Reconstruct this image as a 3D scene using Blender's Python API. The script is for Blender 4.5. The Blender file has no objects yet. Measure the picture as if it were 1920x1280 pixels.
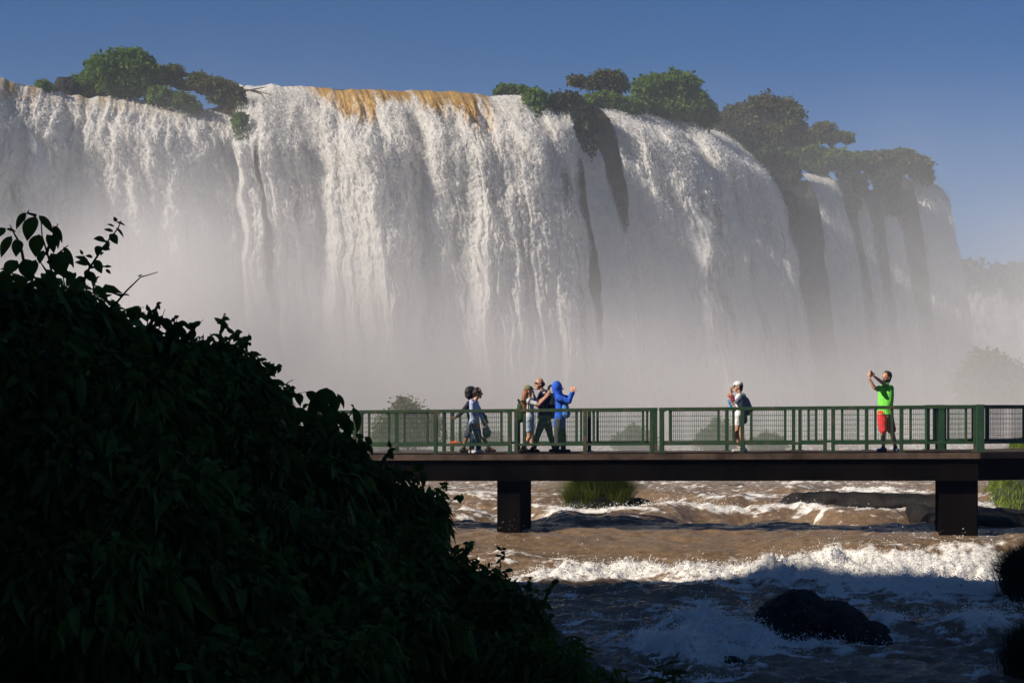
import bpy, bmesh, math, random
import numpy as np
from mathutils import Vector, Matrix
random.seed(7)
RNG = np.random.default_rng(11)
F = 3132.0; CX = 960.0; HY = 758.0
C = bpy.context.scene.collection
def at(px, py, Y): return Vector(((px-CX)/F*Y, Y, (HY-py)/F*Y))
def sx(px, Y): return (px-CX)/F*Y
def ss(a, b, x):
    t = np.clip((x-a)/(b-a), 0, 1); return t*t*(3-2*t)

# ------------------------------------------------------------------ noise
_p = RNG.permutation(256); _p = np.concatenate([_p, _p, _p])
_g = RNG.normal(size=(256, 3)); _g /= np.linalg.norm(_g, axis=1)[:, None]
def perlin(x, y, z=0.0):
    x, y, z = np.broadcast_arrays(np.asarray(x, float), np.asarray(y, float), np.asarray(z, float))
    xi = np.floor(x).astype(int); yi = np.floor(y).astype(int); zi = np.floor(z).astype(int)
    xf = x-xi; yf = y-yi; zf = z-zi
    u = xf**3*(xf*(xf*6-15)+10); v = yf**3*(yf*(yf*6-15)+10); w = zf**3*(zf*(zf*6-15)+10)
    def gr(i, j, k):
        h = _p[(_p[(_p[(xi+i) & 255]+(yi+j)) & 255]+(zi+k)) & 255]
        g = _g[h]
        return g[..., 0]*(xf-i)+g[..., 1]*(yf-j)+g[..., 2]*(zf-k)
    def L(a, b, t): return a+(b-a)*t
    return L(L(L(gr(0,0,0), gr(1,0,0), u), L(gr(0,1,0), gr(1,1,0), u), v),
             L(L(gr(0,0,1), gr(1,0,1), u), L(gr(0,1,1), gr(1,1,1), u), v), w)*1.6
def fbm(x, y, z=0.0, o=4, g=.5):
    a = 1.0; f = 1.0; r = 0; n = 0
    for i in range(o):
        r = r+a*perlin(np.asarray(x)*f+i*17.3, np.asarray(y)*f+i*5.1, np.asarray(z)*f+i*9.7); n += a; a *= g; f *= 2.03
    return r/n
def billow(x, y, z=0.0, o=4, g=.5):
    a = 1.0; f = 1.0; r = 0; n = 0
    for i in range(o):
        r = r+a*(1-np.abs(perlin(np.asarray(x)*f+i*11.3, np.asarray(y)*f+i*3.1, np.asarray(z)*f+i*7.7))*2); n += a; a *= g; f *= 2.1
    return r/n
def puff(x, y, z=0.0, o=4, g=.5):   # rounded lobes with sharp creases between
    a = 1.0; f = 1.0; r = 0; n = 0
    for i in range(o):
        r = r+a*(np.abs(perlin(np.asarray(x)*f+i*11.3, np.asarray(y)*f+i*3.1, np.asarray(z)*f+i*7.7))*2); n += a; a *= g; f *= 2.1
    return r/n

# ------------------------------------------------------------------ materials
def nm(name):
    m = bpy.data.materials.new(name); m.use_nodes = True
    nt = m.node_tree; nt.nodes.clear(); return m, nt
def N(nt, typ, **kw):
    n = nt.nodes.new(typ)
    for k, v in kw.items():
        if k in n.inputs: n.inputs[k].default_value = v
        else: setattr(n, k, v)
    return n
def ramp(nt, stops):
    r = nt.nodes.new('ShaderNodeValToRGB'); e = r.color_ramp.elements
    e[0].position, e[0].color = stops[0][0], (*stops[0][1], 1)
    e[1].position, e[1].color = stops[-1][0], (*stops[-1][1], 1)
    for p, c in stops[1:-1]:
        x = e.new(p); x.color = (*c, 1)
    return r
def surf(name, c1, c2, scale=3.0, rough=.8, bump=.3, bscale=None, metal=0, detail=6, lo=.35, hi=.65, c3=None, spec=.4, stretch=(1,1,1), bdist=.02):
    m, nt = nm(name); lk = nt.links.new
    tc = N(nt, 'ShaderNodeTexCoord'); mp = N(nt, 'ShaderNodeMapping'); mp.inputs['Scale'].default_value = stretch
    lk(tc.outputs['Object'], mp.inputs['Vector'])
    no = N(nt, 'ShaderNodeTexNoise', Scale=scale, Detail=detail, Roughness=.6); lk(mp.outputs[0], no.inputs['Vector'])
    st = [(lo, c1), (hi, c2)] if c3 is None else [(lo, c1), ((lo+hi)/2, c2), (hi, c3)]
    r = ramp(nt, st); lk(no.outputs['Fac'], r.inputs[0])
    b = N(nt, 'ShaderNodeBsdfPrincipled', Roughness=rough, Metallic=metal); b.inputs['Specular IOR Level'].default_value = spec
    lk(r.outputs[0], b.inputs['Base Color'])
    if bump:
        n2 = N(nt, 'ShaderNodeTexNoise', Scale=bscale or scale*4, Detail=6, Roughness=.65); lk(mp.outputs[0], n2.inputs['Vector'])
        bp = N(nt, 'ShaderNodeBump', Strength=bump, Distance=bdist); lk(n2.outputs['Fac'], bp.inputs['Height']); lk(bp.outputs[0], b.inputs['Normal'])
    o = N(nt, 'ShaderNodeOutputMaterial'); lk(b.outputs[0], o.inputs[0]); return m
def leafmat(name, c1, c2, scale=1.5, trans=.35, c3=None, rough=.55, spec=.15):
    m, nt = nm(name); lk = nt.links.new
    tc = N(nt, 'ShaderNodeTexCoord'); no = N(nt, 'ShaderNodeTexNoise', Scale=scale, Detail=3, Roughness=.7)
    lk(tc.outputs['Object'], no.inputs['Vector'])
    r = ramp(nt, [(.3, c1), (.7, c2)] if c3 is None else [(.3, c1), (.5, c2), (.68, c3)]); lk(no.outputs['Fac'], r.inputs[0])
    b = N(nt, 'ShaderNodeBsdfPrincipled', Roughness=rough); b.inputs['Specular IOR Level'].default_value = spec
    t = N(nt, 'ShaderNodeBsdfTranslucent'); mx = N(nt, 'ShaderNodeMixShader', Fac=trans)
    lk(r.outputs[0], b.inputs['Base Color']); lk(r.outputs[0], t.inputs[0]); lk(b.outputs[0], mx.inputs[1]); lk(t.outputs[0], mx.inputs[2])
    o = N(nt, 'ShaderNodeOutputMaterial'); lk(mx.outputs[0], o.inputs[0]); return m
def watermat(name, brown1, brown2, white, alpha=False, famp=.9, bs=6.0, stretch=(1,1,1), trans=.3, bump=.5, bdist=.05, rough=.12, mistw=None):
    m, nt = nm(name); lk = nt.links.new
    tc = N(nt, 'ShaderNodeTexCoord'); mp = N(nt, 'ShaderNodeMapping'); mp.inputs['Scale'].default_value = stretch
    lk(tc.outputs['Object'], mp.inputs['Vector'])
    no = N(nt, 'ShaderNodeTexNoise', Scale=bs, Detail=8, Roughness=.65); lk(mp.outputs[0], no.inputs['Vector'])
    at_ = N(nt, 'ShaderNodeAttribute', attribute_name='foam')
    # foam breaks up along a finer noise
    ma = N(nt, 'ShaderNodeMath', operation='MULTIPLY_ADD'); lk(no.outputs['Fac'], ma.inputs[0]); ma.inputs[1].default_value = famp; ma.inputs[2].default_value = -famp/2
    ad = N(nt, 'ShaderNodeMath', operation='ADD'); lk(at_.outputs['Fac'], ad.inputs[0]); lk(ma.outputs[0], ad.inputs[1])
    mr = N(nt, 'ShaderNodeMapRange', interpolation_type='SMOOTHSTEP'); mr.inputs[1].default_value = .22; mr.inputs[2].default_value = .85; lk(ad.outputs[0], mr.inputs[0])
    br = ramp(nt, [(.35, brown1), (.65, brown2)]); lk(no.outputs['Fac'], br.inputs[0])
    mc = N(nt, 'ShaderNodeMix', data_type='RGBA'); lk(mr.outputs[0], mc.inputs[0]); lk(br.outputs[0], mc.inputs[6]); mc.inputs[7].default_value = (*white, 1)
    rr = N(nt, 'ShaderNodeMapRange'); lk(mr.outputs[0], rr.inputs[0]); rr.inputs[3].default_value = rough; rr.inputs[4].default_value = .8
    b = N(nt, 'ShaderNodeBsdfPrincipled'); lk(mc.outputs[2], b.inputs['Base Color']); lk(rr.outputs[0], b.inputs['Roughness']); b.inputs['IOR'].default_value = 1.33
    n2 = N(nt, 'ShaderNodeTexNoise', Scale=bs*2.2, Detail=7, Roughness=.7); lk(mp.outputs[0], n2.inputs['Vector'])
    bp = N(nt, 'ShaderNodeBump', Strength=bump, Distance=bdist); lk(n2.outputs['Fac'], bp.inputs['Height']); lk(bp.outputs[0], b.inputs['Normal'])
    t = N(nt, 'ShaderNodeBsdfTranslucent'); lk(mc.outputs[2], t.inputs[0]); lk(bp.outputs[0], t.inputs['Normal'])
    mx = N(nt, 'ShaderNodeMixShader', Fac=trans); lk(b.outputs[0], mx.inputs[1]); lk(t.outputs[0], mx.inputs[2])
    o = N(nt, 'ShaderNodeOutputMaterial'); last = mx.outputs[0]
    if alpha:
        aa = N(nt, 'ShaderNodeAttribute', attribute_name='veil')
        n3 = N(nt, 'ShaderNodeTexNoise', Scale=bs*.8, Detail=6, Roughness=.65); lk(mp.outputs[0], n3.inputs['Vector'])
        m3 = N(nt, 'ShaderNodeMath', operation='MULTIPLY_ADD'); lk(n3.outputs['Fac'], m3.inputs[0]); m3.inputs[1].default_value = 1.1; m3.inputs[2].default_value = -.55
        a3 = N(nt, 'ShaderNodeMath', operation='ADD'); lk(aa.outputs['Fac'], a3.inputs[0]); lk(m3.outputs[0], a3.inputs[1])
        r3 = N(nt, 'ShaderNodeMapRange', interpolation_type='SMOOTHSTEP'); r3.inputs[1].default_value = .15; r3.inputs[2].default_value = .75; lk(a3.outputs[0], r3.inputs[0])
        tr = N(nt, 'ShaderNodeBsdfTransparent'); m4 = N(nt, 'ShaderNodeMixShader'); lk(r3.outputs[0], m4.inputs[0]); lk(tr.outputs[0], m4.inputs[1]); lk(last, m4.inputs[2]); last = m4.outputs[0]
    lk(last, o.inputs[0]); return m

M = {}
M['concrete'] = surf('stained_shade_black_concrete', (.0025,.002,.0018), (.008,.006,.005), 1.3, 1, .5, 14, lo=.35, hi=.7, stretch=(1,1,.5), spec=0)  # stain noise over a base blackened to hold the shade of beam and piers
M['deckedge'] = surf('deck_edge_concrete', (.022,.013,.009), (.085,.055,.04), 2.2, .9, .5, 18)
M['decktop'] = surf('deck_top_concrete', (.16,.12,.09), (.28,.22,.17), 3.0, .85, .3, 20)
M['green'] = surf('green_rail_paint', (.10,.045,.025), (.007,.032,.014), 5.0, .5, .25, 30, lo=.34, hi=.46, c3=(.009,.040,.016))
M['green2'] = surf('mossy_green_rail_paint', (.07,.05,.03), (.024,.044,.014), 4.0, .55, .3, 30, lo=.34, hi=.5, c3=(.010,.038,.015))
M['wire'] = surf('dark_green_wire', (.02,.05,.03), (.03,.08,.04), 8, .5, 0)
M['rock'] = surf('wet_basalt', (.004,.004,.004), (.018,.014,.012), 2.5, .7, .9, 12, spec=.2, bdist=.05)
M['cliff'] = surf('cliff_basalt', (.018,.02,.018), (.06,.052,.05), .45, .8, .8, 2.5, c3=(.035,.05,.022), bdist=.3)
M['soil'] = surf('dark_bank_soil', (.006,.008,.004), (.014,.018,.008), 3, .95, .5, 12)
M['hill'] = surf('wooded_slope', (.012,.02,.008), (.03,.05,.018), .8, .9, .5, 4)
M['ground'] = surf('plain_ground', (.03,.045,.02), (.06,.07,.03), .05, .9, 0)
M['farforest'] = leafmat('far_forest_leaves', (.02,.035,.015), (.06,.08,.03), .2)
M['leafdark'] = leafmat('dark_broad_leaves', (.028,.055,.008), (.11,.17,.025), 1.5, .3)
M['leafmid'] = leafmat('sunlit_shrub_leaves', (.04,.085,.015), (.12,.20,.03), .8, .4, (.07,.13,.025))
M['leafolive'] = leafmat('olive_leaves', (.05,.06,.02), (.12,.12,.035), .7, .3, (.06,.08,.025))
M['leafred'] = leafmat('reddish_olive_leaves', (.10,.07,.03), (.09,.10,.03), .7, .3, (.06,.08,.03))
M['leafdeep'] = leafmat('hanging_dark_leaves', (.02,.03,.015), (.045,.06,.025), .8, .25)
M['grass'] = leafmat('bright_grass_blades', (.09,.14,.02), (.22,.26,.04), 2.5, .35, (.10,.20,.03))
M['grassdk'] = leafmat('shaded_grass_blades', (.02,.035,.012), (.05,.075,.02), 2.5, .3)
M['bark'] = surf('bark', (.04,.03,.022), (.11,.085,.06), 8, .9, .6, 30, stretch=(1,1,.3))
M['stem'] = surf('thin_stem', (.015,.02,.01), (.03,.035,.015), 8, .8, 0)
M['falls'] = watermat('falling_white_water', (.50,.28,.07), (.78,.50,.16), (.86,.84,.82), True, .9, 1.6, (1,1,.16), .45, .6, .3, .25)
M['fallsveil'] = watermat('thin_spray_veil', (.8,.8,.8), (.8,.8,.8), (.88,.87,.86), True, .9, 1.6, (1,1,.3), .5, .4, .2, .5)
M['froth'] = leafmat('water_froth', (.84,.82,.79), (.88,.87,.85), 1.0, .5, rough=1, spec=0)
M['smallfall'] = watermat('small_fall_water', (.22,.14,.06), (.5,.36,.14), (.88,.84,.76), True, .9, 5, (1,1,.3), .5, .8, .05, .2)
M['river'] = watermat('muddy_rapids', (.15,.098,.058), (.27,.185,.115), (.84,.81,.77), False, 2.0, 5.0, (.8,1.3,1), .12, .7, .05, .16)
M['spray'] = watermat('spray_droplets', (.8,.8,.8), (.8,.8,.8), (.85,.85,.85), False, .9, 4, (1,1,1), .5, 0, .01, .5)
def cloth(name, c, var=.75, scale=9): return surf(name, tuple(x*var for x in c), c, scale, .85, .35, 22, bdist=.01)
M['skin'] = surf('tanned_skin', (.42,.20,.12), (.55,.28,.17), 10, .55, .1)
M['skinbrown'] = surf('brown_skin', (.20,.09,.05), (.28,.13,.08), 10, .55, .1)
M['hair'] = surf('black_hair', (.008,.006,.005), (.02,.015,.012), 30, .5, .4, 60)
M['hairauburn'] = surf('auburn_hair', (.18,.06,.02), (.3,.11,.04), 30, .5, .4, 60)
for k, c in dict(hoodie=(.42,.48,.72), jeans=(.05,.08,.20), darktop=(.025,.022,.035), darkshorts=(.05,.06,.09), greytee=(.55,.56,.60),
        denim=(.38,.47,.62), navy=(.012,.018,.06), darkpants=(.02,.026,.045), bluecoat=(.02,.11,.62), greypants=(.05,.055,.06),
        whitecloth=(.75,.74,.74), greycloth=(.16,.18,.24), lime=(.18,.72,.08), red=(.85,.04,.05), oliv=(.17,.18,.09), blackcloth=(.012,.012,.014),
        greenbag=(.02,.05,.02), bluebag=(.08,.26,.62), maroon=(.22,.02,.05), blueshoe=(.06,.10,.22), greybag=(.30,.30,.33), orange=(.85,.17,.02)).items():
    M[k] = cloth(k+'_fabric', c)
M['plasticblack'] = surf('black_plastic', (.012,.012,.012), (.02,.02,.02), 5, .3, 0)

# ------------------------------------------------------------------ objects
def tag(o, label=None, cat=None, group=None, kind=None):
    if label: o['label'] = label
    if cat: o['category'] = cat
    if group: o['group'] = group
    if kind: o['kind'] = kind
    return o
def empty(name, loc, label, cat, group=None):
    o = bpy.data.objects.new(name, None); C.objects.link(o); o.location = loc; o.empty_display_size = .2
    return tag(o, label, cat, group)
def link(name, me, mat, parent=None, smooth=True):
    if mat and not me.materials: me.materials.append(mat)
    if smooth: me.polygons.foreach_set('use_smooth', [True]*len(me.polygons))
    o = bpy.data.objects.new(name, me); C.objects.link(o)
    if parent:
        o.parent = parent; o.matrix_parent_inverse = Matrix.Translation(-parent.location)
    return o
def npmesh(name, V, faces, mat, parent=None, smooth=True, attrs=None):
    """V (n,3); faces (m,k) int array"""
    V = np.asarray(V, np.float32); faces = np.asarray(faces, np.int32)
    me = bpy.data.meshes.new(name); k = faces.shape[1]
    me.vertices.add(len(V)); me.vertices.foreach_set('co', V.ravel())
    me.loops.add(faces.size); me.loops.foreach_set('vertex_index', faces.ravel())
    me.polygons.add(len(faces)); me.polygons.foreach_set('loop_start', np.arange(len(faces), dtype=np.int32)*k)
    me.update(calc_edges=True)
    for nme, val in (attrs or {}).items():
        a = me.attributes.new(nme, 'FLOAT', 'POINT'); a.data.foreach_set('value', np.asarray(val, np.float32).ravel())
    return link(name, me, mat, parent, smooth)
def gridmesh(name, X, Y, Z, mat, parent=None, attrs=None, keep=None, smooth=True):
    r, c = X.shape
    idx = np.arange(r*c).reshape(r, c)
    f = np.stack([idx[:-1, :-1], idx[:-1, 1:], idx[1:, 1:], idx[1:, :-1]], -1).reshape(-1, 4)
    if keep is not None:
        k = keep.ravel(); f = f[k[f].any(axis=1)]
    V = np.stack([X, Y, Z], -1).reshape(-1, 3)
    return npmesh(name, V, f, mat, parent, smooth, attrs)
class MB:
    def __init__(s): s.V = []; s.F = []
    def box(s, a, b, M4=None):
        i = len(s.V)
        P = [Vector((x, y, z)) for x in (a[0], b[0]) for y in (a[1], b[1]) for z in (a[2], b[2])]
        if M4: P = [M4 @ p for p in P]
        s.V += P; s.F += [[i+k for k in q] for q in ((0,1,3,2),(4,6,7,5),(0,4,5,1),(2,3,7,6),(0,2,6,4),(1,5,7,3))]
    def tube(s, pts, rad, n=8, cap=True):
        pts = [Vector(p) for p in pts]
        if not isinstance(rad, (list, tuple)): rad = [rad]*len(pts)
        rings = []
        up = Vector((0, 0, 1))
        for k, p in enumerate(pts):
            d = (pts[min(k+1, len(pts)-1)]-pts[max(k-1, 0)]).normalized()
            a = d.cross(up)
            if a.length < .05: a = d.cross(Vector((1, 0, 0)))
            a.normalize(); b = d.cross(a)
            rings.append(range(len(s.V), len(s.V)+n))
            for j in range(n):
                t = 2*math.pi*j/n
                s.V.append(p+(a*math.cos(t)+b*math.sin(t))*rad[k])
        for r0, r1 in zip(rings, rings[1:]):
            for j in range(n):
                s.F.append([r0[j], r0[(j+1) % n], r1[(j+1) % n], r1[j]])
        if cap:
            s.F.append(list(rings[0])[::-1]); s.F.append(list(rings[-1]))
    def build(s, name, mat, parent=None, smooth=False, bevel=0):
        me = bpy.data.meshes.new(name); me.from_pydata([tuple(v) for v in s.V], [], s.F); me.update()
        bm = bmesh.new(); bm.from_mesh(me)
        bmesh.ops.recalc_face_normals(bm, faces=bm.faces)
        if bevel: bmesh.ops.bevel(bm, geom=bm.edges[:], offset=bevel, segments=2, affect='EDGES', profile=.5)
        bm.to_mesh(me); bm.free()
        return link(name, me, mat, parent, smooth)

# ------------------------------------------------------------------ foliage
def rand_unit(n):
    v = RNG.normal(size=(n, 3)); return v/np.linalg.norm(v, axis=1)[:, None]
def leaves(P, D, size, width=.42, fine=False, droop=.3, fold=.25):
    """leaf blades starting at P, growing along D; returns V, F (quads/tris as quads)"""
    n = len(P); D = D/np.linalg.norm(D, axis=1)[:, None]
    S = np.cross(D, rand_unit(n)); S /= np.linalg.norm(S, axis=1)[:, None]+1e-9
    Nn = np.cross(D, S); size = np.asarray(size).reshape(-1, 1)*np.ones((n, 1)); w = size*width
    dn = np.array([0, 0, -1.0])
    if not fine:
        b = P; l = P+D*size*.5+S*w*.5+Nn*w*fold; r = P+D*size*.5-S*w*.5+Nn*w*fold; t = P+D*size+dn*size*droop*.5
        V = np.stack([b, l, t, r], 1).reshape(-1, 3); F_ = np.arange(4*n).reshape(n, 4); return V, F_
    def c(t): return P+D*size*t+dn*size*droop*t*t
    b = c(0); m1 = c(.33); m2 = c(.7); t = c(1)
    l1 = m1+S*w*.46+Nn*w*fold; r1 = m1-S*w*.46+Nn*w*fold
    l2 = m2+S*w*.36+Nn*w*fold*.8; r2 = m2-S*w*.36+Nn*w*fold*.8
    V = np.stack([b, m1, m2, t, l1, l2, r1, r2], 1).reshape(-1, 3)
    q = np.array([[0,4,1,0],[0,1,6,0],[4,5,2,1],[1,2,7,6],[5,3,2,5],[2,3,7,2]])
    tri = np.array([[0,4,1],[0,1,6],[5,3,2],[2,3,7]]); quad = np.array([[4,5,2,1],[1,2,7,6]])
    base = (np.arange(n)*8)[:, None, None]
    T = (tri[None]+base).reshape(-1, 3); Q = (quad[None]+base).reshape(-1, 4)
    T = np.concatenate([T, Q[:, [0, 1, 2]], Q[:, [0, 2, 3]]]); return V, T
def blob_pts(blobs, n, shell=.55):
    """blobs: (center, rx, ry, rz); points through the outer part of each"""
    vol = np.array([b[1]*b[2]*b[3] for b in blobs])**.7; vol = vol/vol.sum(); out = []; nrm = []
    for b, f in zip(blobs, vol):
        k = max(8, int(n*f)); d = rand_unit(k)
        lump = 1+.42*fbm(d[:, 0]*1.9+b[0][0], d[:, 1]*1.9+b[0][1], d[:, 2]*1.9+b[0][2], 3)*1.6
        r = (shell+(1-shell)*RNG.random(k)**.6)*lump
        out.append(np.array(b[0])+d*np.array(b[1:4])*r[:, None]); nrm.append(d)
    return np.concatenate(out), np.concatenate(nrm)
def crown_mesh(blobs, n, size, mat, parent, name='crown', shell=.5, cluster=1, fine=False, width=.5, droop=.4, down=.3):
    P, Dn = blob_pts(blobs, n//cluster, shell)
    if cluster > 1:
        P = np.repeat(P, cluster, 0)+RNG.normal(size=(len(P)*cluster, 3))*size*.25; Dn = np.repeat(Dn, cluster, 0)
    D = Dn*.6+rand_unit(len(P))*.9+np.array([0, 0, -down])
    s = size*(.5+1.1*RNG.random(len(P))**1.6)
    V, Fc = leaves(P, D, s, width, fine, droop)
    return npmesh(name, V, Fc, mat, parent, smooth=False)
def limbs(root, base, blobs, r0, mat, name='trunk', lean=.0, n=7):
    m = MB(); base = Vector(base)
    top = Vector(blobs[0][0])
    mid = base.lerp(top, .45)+Vector((lean, 0, 0)); trunk = [base-Vector((0, 0, .3)), base, base.lerp(mid, .5), mid, top]
    m.tube(trunk, [r0*1.3, r0*1.1, r0*.9, r0*.7, r0*.25], n)
    for b in blobs[1:]:
        t = Vector(b[0]); k = base.lerp(mid, .6+.4*random.random())
        c = k.lerp(t, .5)+Vector((random.uniform(-.1, .1), random.uniform(-.1, .1), .15*(t-k).length))
        m.tube([k, c, t, t+(t-c)*.5], [r0*.5, r0*.35, r0*.18, r0*.05], 5)
    return m.build(name, mat, root, True)
def tree(name, label, cat, base, blobs, n, size, mat, r0=.15, group=None, trunk='trunk', crown='crown', **kw):
    root = empty(name, base, label, cat, group)
    limbs(root, base, blobs, r0, M['bark'], trunk)
    crown_mesh(blobs, n, size, mat, root, crown, **kw)
    return root
def pxblob(px, py, Y, rx, ry, rd=None):
    """blob whose centre projects to px,py at distance Y; radii in photo px -> metres"""
    s = Y/F; return (tuple(at(px, py, Y)), rx*s, (rd if rd is not None else rx)*s, ry*s)
def grass_mesh(centres, n, h, spread, mat, parent, name='blades', lean=.5, w=.012, dirbias=(0, 0, 0)):
    k = len(centres); P = np.repeat(np.array(centres, float), n, 0)
    P = P+np.concatenate([RNG.normal(size=(len(P), 2))*spread, np.zeros((len(P), 1))], 1)
    a = RNG.random(len(P))*2*math.pi; o = np.stack([np.cos(a), np.sin(a), np.zeros_like(a)], 1)
    L = h*(.5+.7*RNG.random(len(P)))[:, None]; ln = (lean*RNG.random(len(P)))[:, None]
    D = o*ln+np.array(dirbias)+np.array([0, 0, 1.0]); S = np.cross(D, o); S /= np.linalg.norm(S, axis=1)[:, None]+1e-9
    p1 = P+D*L*.5; p2 = P+D*L*.85+o*L*ln*.5-np.array([0, 0, .1])*L*ln*3
    V = np.stack([P-S*w, P+S*w, p1+S*w*.8, p1-S*w*.8, p2], 1).reshape(-1, 3)
    b = (np.arange(len(P))*5)[:, None]
    T = np.concatenate([b+np.array([0,1,2]), b+np.array([0,2,3]), b+np.array([3,2,4])])
    return npmesh(name, V, T, mat, parent, smooth=False)

exec_parts = []
# ================================================================== CAMERA, LIGHT
cam = bpy.data.cameras.new('camera'); cam.lens = F*36/1920; cam.sensor_width = 36; cam.clip_end = 6000; cam.clip_start = .1
cam.shift_y = (HY-640)/1920
co = bpy.data.objects.new('camera', cam); C.objects.link(co); co.rotation_euler = (math.pi/2, 0, 0)
bpy.context.scene.camera = co
SUN_AZ = math.radians(-24)      # how far the sun stands behind the picture's left
SUN_EL = math.radians(33)
sd = Vector((-math.cos(SUN_AZ)*math.cos(SUN_EL), math.sin(SUN_AZ)*math.cos(SUN_EL), math.sin(SUN_EL)))
sl = bpy.data.lights.new('sun', 'SUN'); sl.energy = 5.0; sl.angle = math.radians(.5); sl.color = (1, .90, .76)
so = bpy.data.objects.new('sun', sl); C.objects.link(so); so.location = (0, 0, 60)
so.rotation_euler = sd.to_track_quat('Z', 'Y').to_euler()
W = bpy.data.worlds.new('World'); bpy.context.scene.world = W; W.use_nodes = True
nt = W.node_tree; nt.nodes.clear()
sk = N(nt, 'ShaderNodeTexSky'); sk.sky_type = 'NISHITA'; sk.sun_disc = False
sk.sun_elevation = SUN_EL; sk.sun_rotation = math.atan2(sd.x, sd.y); sk.altitude = 600; sk.air_density = .8; sk.dust_density = .0; sk.ozone_density = 5
bg = N(nt, 'ShaderNodeBackground', Strength=.05)
tint = N(nt, 'ShaderNodeMix', data_type='RGBA', blend_type='MULTIPLY'); tint.inputs[0].default_value = 1; tint.inputs[7].default_value = (.40, .67, .94, 1)
wo = N(nt, 'ShaderNodeOutputWorld'); nt.links.new(sk.outputs[0], tint.inputs[6]); nt.links.new(tint.outputs[2], bg.inputs[0]); nt.links.new(bg.outputs[0], wo.inputs[0])
sc = bpy.context.scene
sc.view_settings.view_transform = 'Standard'; sc.view_settings.look = 'None'; sc.view_settings.exposure = .45; sc.view_settings.gamma = 1
sc.cycles.use_denoising = True; sc.cycles.max_bounces = 7; sc.cycles.transparent_max_bounces = 24; sc.cycles.volume_bounces = 4
sc.cycles.diffuse_bounces = 3; sc.cycles.glossy_bounces = 2; sc.cycles.transmission_bounces = 3
sc.cycles.volume_step_rate = .35; sc.cycles.volume_max_steps = 96
sc.cycles.sample_clamp_indirect = 4

# ================================================================== FALLS
ZB = -2.6
CR = [(-420,134,80),(-160,138,85),(0,146,87),(60,163,88),(130,180,89),(250,184,90),(380,206,90.5),(452,222,91)]
CC = [(425,150,96),(455,163,93.5),(500,160,93),(560,162,93),(620,167,92.5),(700,168,92),(800,172,92),(850,173,92),(900,178,92.5),(985,181,93),(1020,190,93.5)]
CRT = [(1020,190,93.5),(1060,196,94.5),(1110,203,96),(1200,212,99),(1260,222,102),(1340,250,107),(1400,300,111),(1480,328,116),(1560,322,119),(1640,345,120),(1700,318,121),(1755,348,122)]
def interp(cr, px):
    a = np.array(cr, float); return np.interp(px, a[:, 0], a[:, 1]), np.interp(px, a[:, 0], a[:, 2])
LX = [(-420,.8),(0,1.2),(450,2.2),(800,2.4),(1000,2.8),(1110,3.0),(1200,4.4),(1340,4.8),(1400,3.8),(1480,8),(1640,8),(1755,6)]
LY = [(-420,-5.5),(450,-5),(1000,-5.5),(1200,-6),(1400,-5),(1755,-4)]
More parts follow.
